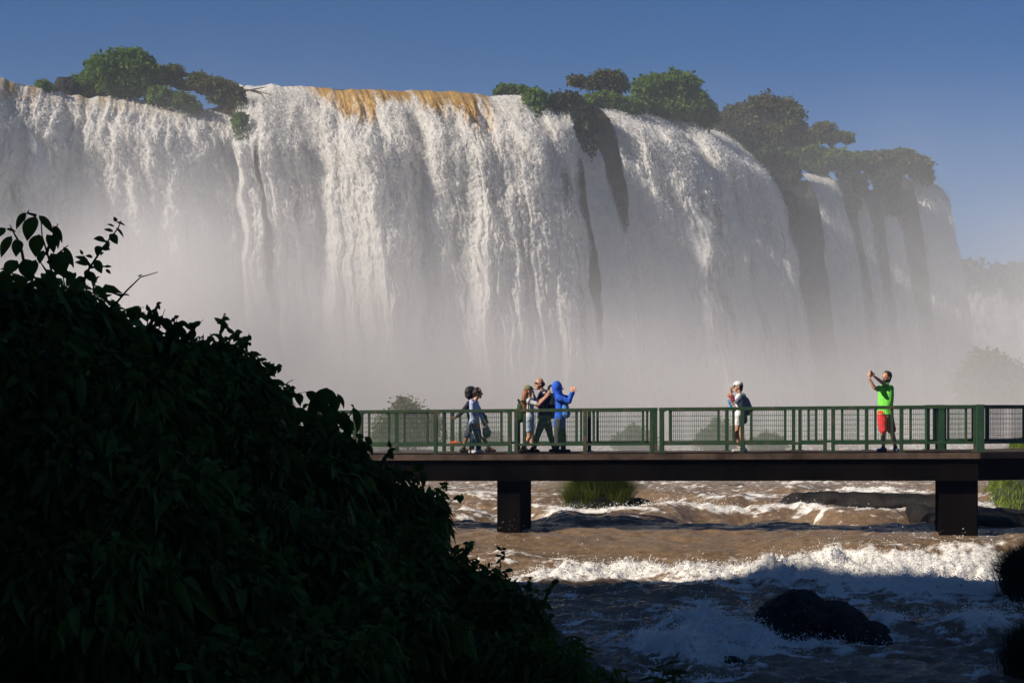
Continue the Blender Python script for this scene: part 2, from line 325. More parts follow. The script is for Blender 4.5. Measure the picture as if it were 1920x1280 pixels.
def curtain(name, cr, p0, p1, ncol, nrow, label, shoulder, veil_fn, foam_fn, jag=.15, spread=0.0, amp=1.0, seed=0., lxs=1.0, depth0=0., group=None, veil2=True, nsh=0):
    px = np.linspace(p0, p1, ncol); py, Y = interp(cr, px); lx = np.interp(px, *zip(*LX))*lxs; ly = np.interp(px, *zip(*LY))
    x0 = (px-CX)/F*Y; z0 = (HY-py)/F*Y
    v = np.linspace(0, 1, nrow)**1.25
    U = x0[None, :]*np.ones((nrow, 1)); ZT = z0[None, :]*np.ones((nrow, 1)); YT = Y[None, :]*np.ones((nrow, 1))
    ZT = ZT+jag*(billow(U*.55+seed, 3.3, 0, 4)-.55)+jag*.5*fbm(U*3, seed, 0, 3)
    H = ZT-ZB; D = v[:, None]*H
    s = np.sqrt(D/H)
    sh, sd_ = shoulder(px); sh = sh[None, :]; sd_ = sd_[None, :]
    wob = .6*fbm(U*.22+seed, D*.02, seed, 3)
    sl_ = ss(0, 1, D/sd_)
    PX = U+lx[None, :]*s+spread*((px-p0)/(p1-p0))[None, :]*s
    PY = YT+ly[None, :]*s*(1+wob*.5)-sh*sl_*(1+wob)
    # a ripple pattern carried along each streamline (U fixed): streaks, plus boiling lumps near the top
    low = ss(2, 12, D)
    st = fbm(U*1.1+seed, D*.05, seed, 4)*.9+fbm(U*3.2, D*.14-U*.05, 5+seed, 3)*.22
    lump = .35*(puff(U*.26+seed, D*.2-.2*U, seed, 2, .5)-.45)+.62*fbm(U*.38+seed, D*.24-.2*U, seed+7, 5, .55)
    tear = fbm(U*1.3+seed, D*.35, 9+seed, 5, .6)
    up = ss(.3, 2.0, D)
    fine = fbm(U*2.2, D*1.3-.3*U, seed+3, 4, .7)+.4*fbm(U*6, D*3, seed+5, 2)
    disp = amp*(fine*.42*ss(.2, 1.5, D)*(1-.75*ss(3, 14, D))+(lump*1.7*(1-.72*low)+tear*.34*(1-.5*low))*up*(1-.2*low)+st*(.25+.5*up)*ss(.0, 1.2, D))
    PY = PY-disp; PX = PX+amp*.5*fbm(U*.8, D*.4, 31+seed, 3)*up; Zf = ZT-D+amp*(.45*lump*up*(1-low)+.12*tear*up)
    g = (px[None, :]*np.ones((nrow, 1)))
    foam = foam_fn(g, D, lump, tear, st+.8*fbm(U*2.5, D*.3, seed+50, 3)); veil = veil_fn(g, D, lump, tear, st)
    o = gridmesh(name, PX, PY, Zf, M['falls'], None, dict(foam=foam, veil=veil), keep=(veil > -.35))
    tag(o, label, 'waterfall', group)
    if nsh:
        w_ = (np.exp(-D/4.5)+.03)*ss(.15, .7, D)*np.clip(veil-.2, 0, 1)*np.clip(foam-.45, 0, 1)*(.25+np.clip(lump+.4, 0, 1.2))*(PX[:, :1]*0+1)
        w_[-2:] = 0; pr = w_.ravel()/w_.sum(); ii = RNG.choice(pr.size, nsh, p=pr); P3 = np.stack([PX, PY, Zf], -1).reshape(-1, 3)
        T_ = P3[ii+ncol]-P3[ii]; T_ /= np.linalg.norm(T_, axis=1)[:, None]+1e-9
        off = RNG.random(nsh)**2.2; Q = P3[ii]+rand_unit(nsh)*.06; Q[:, 1] -= off*.55*(.4+ss(0, 6, D.ravel()[ii])); Q[:, 2] += off*.22
        Dd = T_*(.6+.8*ss(.5, 5, D.ravel()[ii]))[:, None]+rand_unit(nsh)*.45; L_s = .03+.13*RNG.random(nsh)**2.5
        V_, F_ = leaves(Q, Dd, L_s, .30, False, .0, .3); npmesh('froth', V_, F_, M['froth'], o, False)['kind'] = 'stuff'
    if veil2:
        s2 = 2; q = (slice(None, None, s2), slice(None, None, s2)); g2, D2, U2 = g[q], D[q], U[q]
        vv = fbm(U2*.5, D2*.10, seed+71, 4, .6)*.9+fbm(U2*2.2, D2*.35, seed+75, 3, .6)*.35
        al = np.minimum(veil[q]-.25, -.22+1.0*vv+.25*ss(2, 8, D2))*ss(.4, 2.0, D2)-.4*ss(1.2, .3, D2)
        c_ = gridmesh('spray_veil', PX[q]+.1, (YT+ly[None, :]*s*(1+wob*.5)-sh*sl_*(1+wob))[q]-.75-.35*fbm(U2*.6, D2*.1, seed+80, 3), (ZT-D)[q], M['fallsveil'], o, dict(foam=1.3+0*D2, veil=al), keep=(al > -.35))
    return o
def edge(g, a, b, wa, wb): return ss(a, a+wa, g)*ss(b, b-wb, g)
# left curtain
def sh1(px): return np.interp(px, [-420,0,150,300,452], [3.2,3.4,2.8,1.8,1.0]), np.interp(px, [-420,0,150,300,452], [3.8,4.0,3.4,2.6,1.8])
def ve1(g, D, l, t, s):
    e = ss(462+0*g, 440, g+s*16)
    return -.6+e*1.75+(.8*s-.35)*ss(3, 7, D)+.15*t
def fo1(g, D, l, t, s): return np.clip(.66+.45*ss(.0, 5.0, D)+.5*l+.12-.10*ss(2.2, .2, D)+.25*t+.35*s*ss(8, 1, D), -.3, 1.5)
curtain('waterfall', CR, -420, 462, 620, 330, 'left curtain of the waterfall with tan streaks, below the biggest green bush', sh1, ve1, fo1, .28, 0, 1.0, 1.3, nsh=110000)
# central curtain
def sh2(px): return np.interp(px, [430,470,560,700,760,900,1000,1040], [4.2,4.6,4.6,4.8,3.8,3.2,3.0,1.6]), np.interp(px, [430,560,700,900,1040], [4.6,4.6,5.0,4.4,3.0])
def ve2(g, D, l, t, s):
    hide = np.exp(-((g-(470+D*1.6))/9)**2)*ss(2.5, 5, D)*.9+np.exp(-((g+s*22-1014)/26)**2)*ss(2.5, 6, D)*.95*(1-.62*ss(3.5, 8, D))
    return -.6+1.85*ss(436, 452, g)*ss(1052, 1026, g+s*14)-hide*(1+.8*s)+(.8*s-.42)*ss(3.0, 7, D)
def fo2(g, D, l, t, s):
    gold = np.exp(-((g-730)/175.)**4)*ss(2.9+.9*np.sin(g*.031)+1.6*np.exp(-((g-795)/30)**2)+.8*s, -.3, D)
    gold2 = .75*np.exp(-((g-875)/30.)**2)*ss(7, 1, D)
    return np.clip(1.15+.35*l-1.25*gold*np.clip(.85+.7*s, .2, 1.2)-gold2*np.clip(.8+s, .1, 1.2)+.2*t*(1-gold), -.3, 1.5)
curtain('waterfall', CC, 428, 1052, 680, 360, 'white central curtain of the waterfall with a golden brown lip', sh2, ve2, fo2, .16, 0, 1.0, 7.9, nsh=170000)
# thin ribbon between the two hanging bushes
def ribv(a, b, soft=6, thin=.0):
    def f(g, D, l, t, s): return -.6+1.75*ss(a, a+soft*1.5, g+s*14)*ss(b, b-soft*1.5, g+s*14)+.5*s*ss(1, 5, D)-thin*ss(3, 10, D)
    return f
def shr(k, d=1.2):
    return lambda px: (np.full(px.shape, k), np.full(px.shape, d))
fw = lambda g, D, l, t, s: np.clip(1.1+.3*l, 0, 1.5)
curtain('waterfall', CRT, 1024, 1062, 90, 260, 'thin white ribbon of falling water between two dark hanging bushes', shr(.6), ribv(1026, 1060), fw, .1, 2.2, .6, 12.2, 1.0, nsh=6000)
# right curtain
def sh4(px): return np.interp(px, [1100,1200,1340,1410], [1.6,3.0,3.6,2.6]), np.interp(px, [1100,1200,1340,1410], [2.4,3.6,4.2,3.6])
def ve4(g, D, l, t, s): return -.6+1.62*ss(1104, 1128, g+s*14+5*np.maximum(D-3.5, 0))*ss(1412, 1398, g+s*8)+(.85*s-.2)*ss(2, 6, D)
def fo4(g, D, l, t, s): return np.clip(1.15+.3*l-.75*np.exp(-((g-1215)/18.)**2)*ss(1.0, .1, D), 0, 1.5)
curtain('waterfall', CRT, 1068, 1412, 460, 330, 'wide right curtain of the waterfall arcing out below the shady trees', sh4, ve4, fo4, .22, .0, .8, 21.1, nsh=80000)
curtain('waterfall', CRT, 1492, 1548, 110, 240, 'narrow white fall just right of the dark cliff band', shr(.7), ribv(1494, 1546, 8), fw, .2, 2.2, .45, 33.3, .2, nsh=7000)
curtain('waterfall', CRT, 1562, 1592, 80, 240, 'faint short fall under the flat topped tree', shr(.5), ribv(1564, 1590, 6, .35), fw, .15, 1.4, .4, 41.3, .2, nsh=7000)
curtain('waterfall', CRT, 1620, 1650, 80, 240, 'slim fall emerging low between two far dark rock faces', shr(.5), ribv(1622, 1648, 6), fw, .15, 1.7, .4, 45.3, .15, nsh=7000)
curtain('waterfall', CRT, 1684, 1752, 120, 260, 'rightmost far fall dropping off the end of the cliff', shr(.9), ribv(1686, 1750, 8), fw, .2, 1.2, .45, 51.3, .22, nsh=7000)

# cliff behind the water
def cliff():
    cr = CR[:-1]+[(440,190,93)]+[c for c in CC[1:-1]]+CRT
    px = np.concatenate([np.linspace(-420, 1755, 520)]); py, Y = interp(cr, px)
    x = (px-CX)/F*Y; z = (HY-py)/F*Y-.35
    # after the right end the edge turns back
    ex = np.linspace(1, 40, 40); x = np.concatenate([x, x[-1]+1.5*np.sin(ex/40*3)+ex*.22]); Y = np.concatenate([Y, Y[-1]+ex*1.2]); z = np.concatenate([z, np.full(40, z[-1])])
    nr = 150; v = np.linspace(0, 1, nr)[:, None]; H = (z-ZB+1)[None, :]
    U = x[None, :]*np.ones((nr, 1)); D = v*H
    r = billow(U*.16, D*.12, 2, 5, .55)*1.5+fbm(U*.6, D*.25, 5, 4)*.8
    # strata ledges
    r += .5*np.abs(np.sin(D*.8+fbm(U*.1, D*.1, 3)*3))
    PY = Y[None, :]+.9-r*ss(0, 1.5, D)*.8-D*.05; PX = U+.4*fbm(U*.5, D*.4, 8, 3)
    # top: run the surface back as the plateau
    back = np.array([160, 60, 20, 6, 2.])[:, None]
    BX = x[None, :]+0*back; BY = Y[None, :]+back; BZ = z[None, :]+0*back-.2
    X = np.concatenate([BX, PX]); Yv = np.concatenate([BY, PY]); Z = np.concatenate([BZ, z[None, :]-D])
    o = gridmesh('cliff', X, Yv, Z, M['cliff']); tag(o, kind='structure', label='dark basalt cliff behind the falling water')
cliff()
# flat river on top of the cliff
def upper():
    cr = CR[:-1]+[(440,190,93)]+[c for c in CC[1:-1]]+CRT[:8]
    px = np.linspace(-420, 1440, 300); py, Y = interp(cr, px)
    x = (px-CX)/F*Y; z = (HY-py)/F*Y
    bk = np.linspace(0, 1, 60)[:, None]**2*45
    X = x[None, :]+0*bk; Yv = Y[None, :]+bk-.05; Z = z[None, :]+.10*fbm(X*.7, Yv*.4, 2, 4)-.05+bk*.002
    o = gridmesh('upper_river', X, Yv, Z, M['river'], None, dict(foam=.25+.4*fbm(X*.3, Yv*.2, 5, 3)))
    tag(o, kind='structure', label='brown river sliding to the lip of the falls')
upper()

# ================================================================== LOWER RIVER
def zriver(x, y):
    base = np.interp(y, [12,17,20,24,28,31.5], [-4.6,-4.25,-4.0,-3.72,-3.52,-3.36])
    q = ss(4.6, 6.6, x)                       # right part: a short vertical lip; left part: a long smooth chute
    lipc = 33.3+.35*fbm(x*.45, 1.0, 0, 3)
    left = ss(32.2, 38.5, y+.5*fbm(x*.3, 4.0, 0, 2)); right = ss(lipc-.5, lipc+.5, y)
    f = left*(1-q)+right*q
    up = np.interp(y, [38,62,80,100], [-2.85,-2.85,-2.1,-1.5])+(y-33)*.0
    up = np.where(y < 38, -2.80, up)
    z = base*(1-f)+up*f
    z = np.where(y > 39, up, z)
    return z, f, q, lipc
def G(x, y, cx, cy, rx, ry): return np.exp(-((x-cx)/rx)**2-((y-cy)/ry)**2)
def river():
    y = [13.0]
    while y[-1] < 100: y.append(y[-1]*(1+.0016+.0006*max(0, (y[-1]-42)/40)))
    y = np.array(y); u = np.linspace(-13.5, 14.5, 760)
    Y, Ug = np.meshgrid(y, u, indexing='ij'); X = Ug*(.35*30+.65*Y)/30
    z, f, q, lipc = zriver(X, Y)
    # swell and chop
    wx = X+.9*fbm(X*.3, Y*.3, 40, 3); wy = Y+.9*fbm(X*.3, Y*.3, 50, 3)
    ch = fbm(wx*.45+.3*Y, wy*.8, 0, 3)*.20+fbm(wx*1.5, wy*2.4, 3, 5, .65)*.10+(billow(wx*.8, wy*1.5, 8, 3)-.5)*.07
    far = ss(39, 42, Y); ch = ch*(1-.35*ss(33.6, 35, Y)*(1-far))
    wv = .38*far*np.sin(Y*1.05+.6*np.sin(X*.35)+fbm(X*.22, Y*.2, 9, 3)*6)*ss(66, 45, Y)
    z = z+ch+wv*.7
    vein = billow(wx*.30, wy*.75, 21, 4, .62); vein2 = billow(wx*.9, wy*1.8, 27, 4, .62); calm = (1-far)*ss(33.5, 35.5, Y)
    foam = -.08+.75*ss(.60, .92, vein)*(1-.7*calm)+.35*ss(.62, .9, vein2)*(1-.6*calm)+.30*fbm(X*.25, Y*.35, 12, 3)
    foam += .9*ss(.3, 1, wv/.38)*far*(.45+1.2*fbm(X*.25, Y*.15, 5, 3))
    lump = puff(wx*1.5, wy*1.8, 4, 5, .65); spike = billow(wx*3.6, wy*3.6, 6, 5, .65); rag = fbm(wx*1.8, wy*2.6, 61, 5, .65)
    def patch(px, py, zz, rx, ry, h, fo, sp=.5):
        nonlocal z, foam
        Yc = zz*F/(HY-py); g = G(X+.35*rag, Y+.5*rag, sx(px, Yc), Yc, rx, ry); k = g*np.clip(.6+.9*fbm(X*.9, Y*.9, px*.01, 4), 0, 2)
        z = z+h*k*(.7+.5*lump+.5*rag)+h*sp*g*(spike-.5)*.28; foam = foam+fo*k*.85
    # foam roller at the foot of the chute
    rc = 32.1+.35*np.sin(X*.7)+.5*fbm(X*.35, 2.0, 0, 3); rr = np.exp(-((Y-rc)/.55)**2)*ss(-.6, 1.2, X)
    z += rr*.20*(.5+.6*lump+.6*rag+.25*(spike-.4))*(1+.6*np.exp(-((X-3.3)/1.1)**2)); foam += rr*1.25
    r2 = np.exp(-((Y-(rc-1.0))/.8)**2)*ss(2.0, 4.5, X); foam += r2*.55; z += r2*.10*lump
    # small fall at right
    k = q*np.exp(-((Y-(lipc-.1))/.6)**2); sf = fbm(X*2.2, Y*.6, 3, 5, .65); foam += k*.9*ss(-.35, .35, sf+.35*ss(10.5, 7.5, X)-.25*ss(9, 11, X)); z += k*.16*sf
    # burst where the lip begins
    patch(1545, 1050, -3.05, .6, .35, .75, 1.8, .9); patch(1480, 1075, -3.2, .8, .4, .38, 1.3, .9); patch(1620, 1060, -3.1, 1.0, .35, .34, 1.2, .8)
    k = q*np.exp(-((Y-32.5)/.5)**2); foam += k*1.0; z += k*.10*lump
    # near foam
    patch(1320, 1215, -3.75, .75, 1.7, .36, 1.5, .8); patch(1250, 1265, -4.0, .8, 1.2, .15, 1.0); patch(1400, 1262, -4.05, .9, 1.0, .12, 1.2)
    patch(1840, 1215, -3.85, .75, 1.3, .34, 1.5, .8); patch(1580, 1262, -4.05, .9, .9, .10, 1.1); patch(1660, 1195, -3.7, .35, .9, .18, 1.0)
    patch(1640, 1120, -3.5, 2.0, 1.3, .06, .65); patch(1820, 1110, -3.45, 1.6, 1.1, .08, .75); patch(1310, 1120, -3.5, 1.8, .3, .03, .3)
    patch(1225, 1160, -3.6, .35, .5, .04, .8); patch(1120, 1120, -3.5, .9, .25, .03, .5)
    patch(950, 1040, -3.1, .5, .9, .18, 1.2); patch(1040, 1060, -3.1, .3, .6, .18, 1.1)
    # upstream crests
    patch(1290, 962, -2.85, 2.6, .9, .10, 1.0); patch(1080, 972, -2.85, 1.4, .5, .05, 1.0); patch(880, 968, -2.85, 1.2, .7, .07, 1.2); patch(1600, 966, -2.85, 2.2, .6, .09, 1.2)
    patch(1300, 925, -2.85, 1.7, 1.6, .12, .9); patch(870, 925, -2.85, 1.2, 1.6, .12, .9); patch(1080, 905, -2.85, 5, 2.2, .15, .8); patch(1660, 930, -2.85, 2, 1.8, .14, .8); patch(1700, 908, -2.85, 2.5, 2, .14, .6)
    white = ss(64, 76, Y); foam += white*(.35+.9*fbm(X*.16, Y*.1, 3, 3)); z += white*.35*lump
    foam += (1-far)*ss(33.8, 36, Y)*(1-q)*-.25
    foam += .65*rag+.45*(vein2-.5)+.45*fbm(X*5, Y*8, 71, 4, .65)+.3*(billow(X*2.5, Y*5, 77, 4, .6)-.5); fm = ss(.25, .9, foam); z += fm*.04*(lump-.4)+fm*.05*rag+fm*.03*(spike-.6)+fm*.035*fbm(X*9, Y*9, 5, 3, .7)
    o = gridmesh('river', X, Y, z, M['river'], None, dict(foam=np.clip(foam, -.5, 1.4)))
    tag(o, kind='structure', label='muddy brown river full of white rapids')
    w_ = np.clip(foam-.45, 0, .8)*(Y < 60)*np.where(Y < 36, 1, .35)*(X > -4)*(X < .33*Y); pr = w_.ravel()/w_.sum(); n = 90000; ii = RNG.choice(pr.size, n, p=pr)
    P3 = np.stack([X, Y, z], -1).reshape(-1, 3)[ii]+RNG.normal(size=(n, 3))*np.array([.03, .03, .012]); P3[:, 2] += RNG.random(n)**4*.14
    V_, F_ = leaves(P3, rand_unit(n)+np.array([.5, -.3, .1]), .012+.045*RNG.random(n)**2, .5, False, 0, .3)
    tag(npmesh('river_froth', V_, F_, M['froth'], None, False), 'loose froth and flecks riding on the white rapids', 'froth', kind='stuff')
river()
# droplets thrown up by the rapids
def spray():
    src = [(1545,1040,33,.8,.35,420),(1480,1068,32.4,.8,.2,260),(1330,1072,32,.9,.16,240),(1240,1062,32.2,.9,.18,200),(1150,1068,32.2,.8,.12,110),(1640,1035,33,1.1,.25,330),(1760,1030,33,1.2,.25,330),
           (1310,1165,26,.7,.3,420),(1230,1200,24.5,.5,.25,200),(1840,1170,26.5,.8,.3,420),(1540,1208,25.0,.6,.22,260),(1120,1040,33,.5,.25,60),(935,1010,35,.5,.25,150)]
    Vs = []; Fs = []; n0 = 0
    for px, py, Y, r, h, n in src:
        c = np.array(at(px, py, Y)); P = c+RNG.normal(size=(n, 3))*np.array([r*.8, .35, h])*np.array([1, 1, .8]); P[:, 2] += h*.1-.05; P = P[:max(8, n//2)]; n = len(P)
        s = .004+.010*RNG.random(n)**4
        T = np.array([[1,1,1],[1,-1,-1],[-1,1,-1],[-1,-1,1.]])
        V = (P[:, None, :]+T[None]*s[:, None, None]).reshape(-1, 3); Vs.append(V)
        b = (np.arange(n)*4)[:, None, None]+n0; Fs.append((np.array([[0,1,2],[0,2,3],[0,3,1],[1,3,2]])[None]+b).reshape(-1, 3)); n0 += 4*n
    o = npmesh('spray', np.concatenate(Vs), np.concatenate(Fs), M['spray'], None, False, dict(foam=np.ones(n0)))
    tag(o, 'white droplets flying off the rapids', 'spray', kind='stuff')
spray()

# ================================================================== GROUND
g = MB(); 
npmesh('ground', [(-1200,-150,-7),(1200,-150,-7),(1200,1200,-7),(-1200,1200,-7)], [[0,1,2,3]], M['ground'], None, False)
bpy.data.objects['ground']['kind'] = 'structure'
# added unseen slope left of and behind camera, shaped to shade the near river
def shade_hillside():
    x = np.linspace(-60, 40, 150); y = np.linspace(-50, 34, 160); X, Y = np.meshgrid(x, y)
    a = ss(-13.2, -19.5, X+1.0*fbm(X*.15, Y*.15, 3, 3)); b = .55*ss(-9, -30, Y)
    cap = np.interp(Y+.7*fbm(X*.25, 3.0), [15.0,16.1,17.2,19.6,20.7,21.7], [30,16.5,12.2,8.6,4.5,-6])
    Z = -4.6+27*np.maximum(a, b*.95)**.8+1.0*fbm(X*.3, Y*.3, 1, 4)*np.maximum(a, b)
    Z = np.minimum(Z, cap+.8*fbm(X*.5, Y*.5, 9, 3))
    o = gridmesh('shade_hillside', X, Y, Z, M['hill']); tag(o, kind='structure', label='unseen slope added to shade the near river')
shade_hillside()
# bank that carries the near shrubs
def bank():
    yy = np.linspace(2, 26, 130); xs = np.linspace(-16, 4, 170); X, Y = np.meshgrid(xs, yy)
    prof = np.interp(X/Y*F+CX, [-900,0,150,300,450,600,700,850,1000,1100,1200,1300,1500], [700,690,720,765,815,890,985,1085,1210,1330,1430,1500,2200])
    Z = (HY-prof-45)/F*14+.12*fbm(X*1.2, Y*1.2, 3, 4)
    low = -1.75-.12*np.clip(Y, 0, 12)-.3*np.clip(X+1, 0, 9)
    k = ss(11.5, 17, Y); Z = low*(1-k)+Z*k; Z = Z*(1-ss(18, 26, Y))+(-4.8)*ss(18, 26, Y)
    Z = np.minimum(Z, 2.0); Z = np.maximum(Z, -5.0)
    o = gridmesh('river_bank', X, Y, Z, M['soil']); tag(o, kind='structure', label='dark bank under the near shrubs')
bank()
# ================================================================== MIST AND HAZE
def boxobj(name, a, b, mat, kind, label=None):
    m = MB(); m.box(a, b); o = m.build(name, mat); tag(o, label, kind=kind); return o
hm, nt = nm('haze_air'); pv = N(nt, 'ShaderNodeVolumePrincipled', Density=.0006, Anisotropy=.1); pv.inputs['Color'].default_value = (.50, .72, .98, 1)
o = N(nt, 'ShaderNodeOutputMaterial'); nt.links.new(pv.outputs[0], o.inputs['Volume'])
HAZE = True
if HAZE: boxobj('haze', (-1300, -160, -8), (1300, 1300, 62), hm, 'stuff', 'thin even air haze over the whole gorge')
def mist(name, a, b, expr, label, color=(.91, .90, .905), aniso=.0):
    """expr: list of (cx,cy,cz, rx,ry,rz, density, noisescale, noiseamount) soft lumps, plus a floor layer falling off with height"""
    m, nt = nm(name+'_air'); lk = nt.links.new
    geo = N(nt, 'ShaderNodeNewGeometry'); tc = geo.outputs['Position']
    no = N(nt, 'ShaderNodeTexNoise', Scale=.11, Detail=4, Roughness=.6); mp = N(nt, 'ShaderNodeMapping'); mp.inputs['Scale'].default_value = (1.0, .6, .75)
    lk(tc, mp.inputs[0]); lk(mp.outputs[0], no.inputs['Vector'])
    total = None
    sep = N(nt, 'ShaderNodeSeparateXYZ'); lk(tc, sep.inputs[0])
    def math_(op, a_, b_=None, c_=None):
        n = N(nt, 'ShaderNodeMath', operation=op)
        for i, v in enumerate((a_, b_, c_)):
            if v is None: continue
            if isinstance(v, (int, float)): n.inputs[i].default_value = v
            else: lk(v, n.inputs[i])
        return n.outputs[0]
    for e in expr:
        if e[0] == 'layer':
            _, z0, Hs, A, y0, y1, amt = e
            d = math_('EXPONENT', math_('MULTIPLY', math_('ADD', sep.outputs[2], -z0), -1.0/Hs)); d = math_('MULTIPLY', d, A)
            fr = N(nt, 'ShaderNodeMapRange', interpolation_type='SMOOTHSTEP'); fr.inputs[1].default_value = y0; fr.inputs[2].default_value = y1; lk(sep.outputs[1], fr.inputs[0])
            d = math_('MULTIPLY', d, fr.outputs[0])
        else:
            _, cx, cy, cz, rx, ry, rz, A, amt = e
            q = None
            for k, (cc, r) in enumerate(((cx, rx), (cy, ry), (cz, rz))):
                t = math_('MULTIPLY', math_('ADD', sep.outputs[k], -cc), 1.0/r); t = math_('MULTIPLY', t, t); q = t if q is None else math_('ADD', q, t)
            d = math_('MULTIPLY', math_('EXPONENT', math_('MULTIPLY', q, -1.0)), A)
        n_ = math_('MULTIPLY_ADD', no.outputs['Fac'], amt*3.2, 1-amt*1.6); n_ = math_('MAXIMUM', n_, 0.02); d = math_('MULTIPLY', d, n_)
        total = d if total is None else math_('ADD', total, d)
    pv = N(nt, 'ShaderNodeVolumePrincipled', Anisotropy=aniso); pv.inputs['Color'].default_value = (*color, 1); lk(total, pv.inputs['Density'])
    o = N(nt, 'ShaderNodeOutputMaterial'); lk(pv.outputs[0], o.inputs['Volume'])
    boxobj(name, a, b, m, 'stuff', label)
mist('mist', (-30, 44, -6), (66, 128, 19), [
    ('layer', -2.0, 4.2, .050, 44, 80, .8),
    ('layer', -2.0, 9, .0105, 62, 88, .6),
    ('lump', -15, 77, 1.5, 8, 5, 5.5, .5, .8), ('lump', 2, 80, 0, 12, 6, 3.5, .10, .8),
    ('lump', 37, 108, 2, 9, 16, 8, .05, .6), ('lump', 22, 103, 12, 14, 10, 7, .007, .5), ('lump', -2, 76, -1, 16, 5, 3, .10, .9),
], 'spray mist rising from the foot of the falls')
# ================================================================== FOOTBRIDGE
# the deck's front edge runs from the far left to the bend near the right pier
YL, YR = 38.2, 35.3; PXL, PXR = 520., 1838.
def deckY(px): return YL+(YR-YL)*(px-PXL)/(PXR-PXL)
def fp(px, py): return at(px, py, deckY(px))
A0 = at(300, 853.4, deckY(300)); A1 = at(1838, 848, deckY(1838))     # front edge of the deck top
AX = (A1-A0).normalized(); BK = Vector((-AX.y, AX.x, 0)).normalized()   # towards the far side
DW = 2.25
def on_line(px, off=0.0):
    """point of the deck axis line (front edge pushed back by off) seen in column px"""
    P0 = A0+BK*off; k = (px-CX)/F
    t = (k*P0.y-P0.x)/(AX.x-k*AX.y); return P0+AX*t
bend = math.radians(34)
AX2 = (Matrix.Rotation(bend, 3, 'Z') @ Vector((AX.x, AX.y, 0))).normalized(); BK2 = Vector((-AX2.y, AX2.x, 0))
B0 = A1.copy(); B1 = B0+AX2*9
root = empty('footbridge', tuple(at(965, 1010, deckY(965))), 'dark concrete footbridge on two square piers crossing the brown rapids', 'bridge')
def slab(m, P, Q, n1, n2, w0, w1, z0, z1):
    """horizontal prism between P and Q; n1,n2 sideways directions at the ends"""
    i = len(m.V)
    for (p, n) in ((P, n1), (Q, n2)):
        for w in (w0, w1):
            for z in (z0, z1): m.V.append(Vector((p.x+n.x*w, p.y+n.y*w, p.z+z)))
    m.F += [[i+k for k in q] for q in ((0,1,3,2),(4,6,7,5),(0,4,5,1),(2,3,7,6),(0,2,6,4),(1,5,7,3))]
bis = (BK+BK2).normalized(); bis = bis/ bis.dot(BK)
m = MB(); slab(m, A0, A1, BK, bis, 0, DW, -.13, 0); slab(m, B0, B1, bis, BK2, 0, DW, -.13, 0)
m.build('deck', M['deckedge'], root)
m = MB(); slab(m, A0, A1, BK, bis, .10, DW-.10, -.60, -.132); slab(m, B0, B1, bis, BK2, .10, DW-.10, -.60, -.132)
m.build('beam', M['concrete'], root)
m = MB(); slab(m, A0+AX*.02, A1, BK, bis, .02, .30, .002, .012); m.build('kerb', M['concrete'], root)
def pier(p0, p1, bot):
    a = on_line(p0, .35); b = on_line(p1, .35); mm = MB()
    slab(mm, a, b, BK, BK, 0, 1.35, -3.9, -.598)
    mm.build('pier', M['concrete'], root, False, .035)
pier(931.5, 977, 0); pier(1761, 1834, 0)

# railings ------------------------------------------------------------
RH = .985
def railing(p0, pm, p1, side, label, cross=None, dark=False, bal=.19, w=.082, P=None, Q=None, tm=.5):
    """one welded section: end posts, middle post(s), rails, thin uprights beside the posts, two wire panels"""
    if P is None:
        off = .13 if side == 'front' else DW-.13
        P = on_line(p0, off); Q = on_line(p1, off); tm = None
        if pm: Mp = on_line(pm, off); tm = (Mp-P).length/(Q-P).length
    d = (Q-P); L = d.length; d.normalize(); n = Vector((-d.y, d.x, 0)).normalized()
    r = empty('railing', tuple(P), label, 'railing', side+' railing sections on the footbridge')
    g = M['green2'] if side == 'front' else M['green']
    rotm = Matrix((( d.x, n.x, 0), (d.y, n.y, 0), (0, 0, 1))).to_4x4()
    def bx(name, s0, s1, w0, w1, z0, z1, mat=g, bev=.004):
        mm = MB(); T = Matrix.Translation(P) @ rotm
        zz = d.z
        i = 0
        mm.box((s0, w0, z0), (s1, w1, z1), T)
        for k, v in enumerate(mm.V):     # follow the deck's slight slope
            mm.V[k] = v+Vector((0, 0, (v-P).dot(Vector((d.x, d.y, 0)))*d.z))
        return mm.build(name, mat, r, False, bev)
    ts = [0, L] if tm is None else [0, tm*L, L]
    for t in ts:
        bx('post', t-w/2, t+w/2, -w/2, w/2, .012, RH-.03)
        bx('foot_plate', t-.09, t+.09, -.08, .08, .004, .016)
    bx('top_rail', -.05, L+.05, -.05, .05, RH-.05, RH+.02)
    bx('bottom_rail', w/2, L-w/2, -.03, .03, .18, .235)
    segs = list(zip(ts[:-1], ts[1:]))
    for a, b in segs:
        bb = bal if b-a > .9 else .08
        for t in (a+bb, b-bb): bx('upright', t-.026, t+.026, -.02, .02, .235, RH-.04)
        mm = MB(); T = Matrix.Translation(P) @ rotm
        x0 = a+bb+.03; x1 = b-bb-.03; k = max(2, int((x1-x0)/.042)); kz = 6
        for j in range(k+1):
            x = x0+(x1-x0)*j/k; mm.box((x-.0028, -.003, .235), (x+.0028, .003, RH-.04), T)
        for j in range(kz+1):
            z = .25+(RH-.06-.25)*j/kz; mm.box((x0, -.0085, z-.0032), (x1, -.0034, z+.0032), T)
        for k_, v in enumerate(mm.V): mm.V[k_] = v+Vector((0, 0, (v-P).dot(Vector((d.x, d.y, 0)))*d.z))
        mm.build('wire_panel', M['wire'], r)
        for t in (a+.07, b-.07):
            bx('hook', t-.008, t+.008, -.02, .02, RH-.075, RH-.03)
    return r
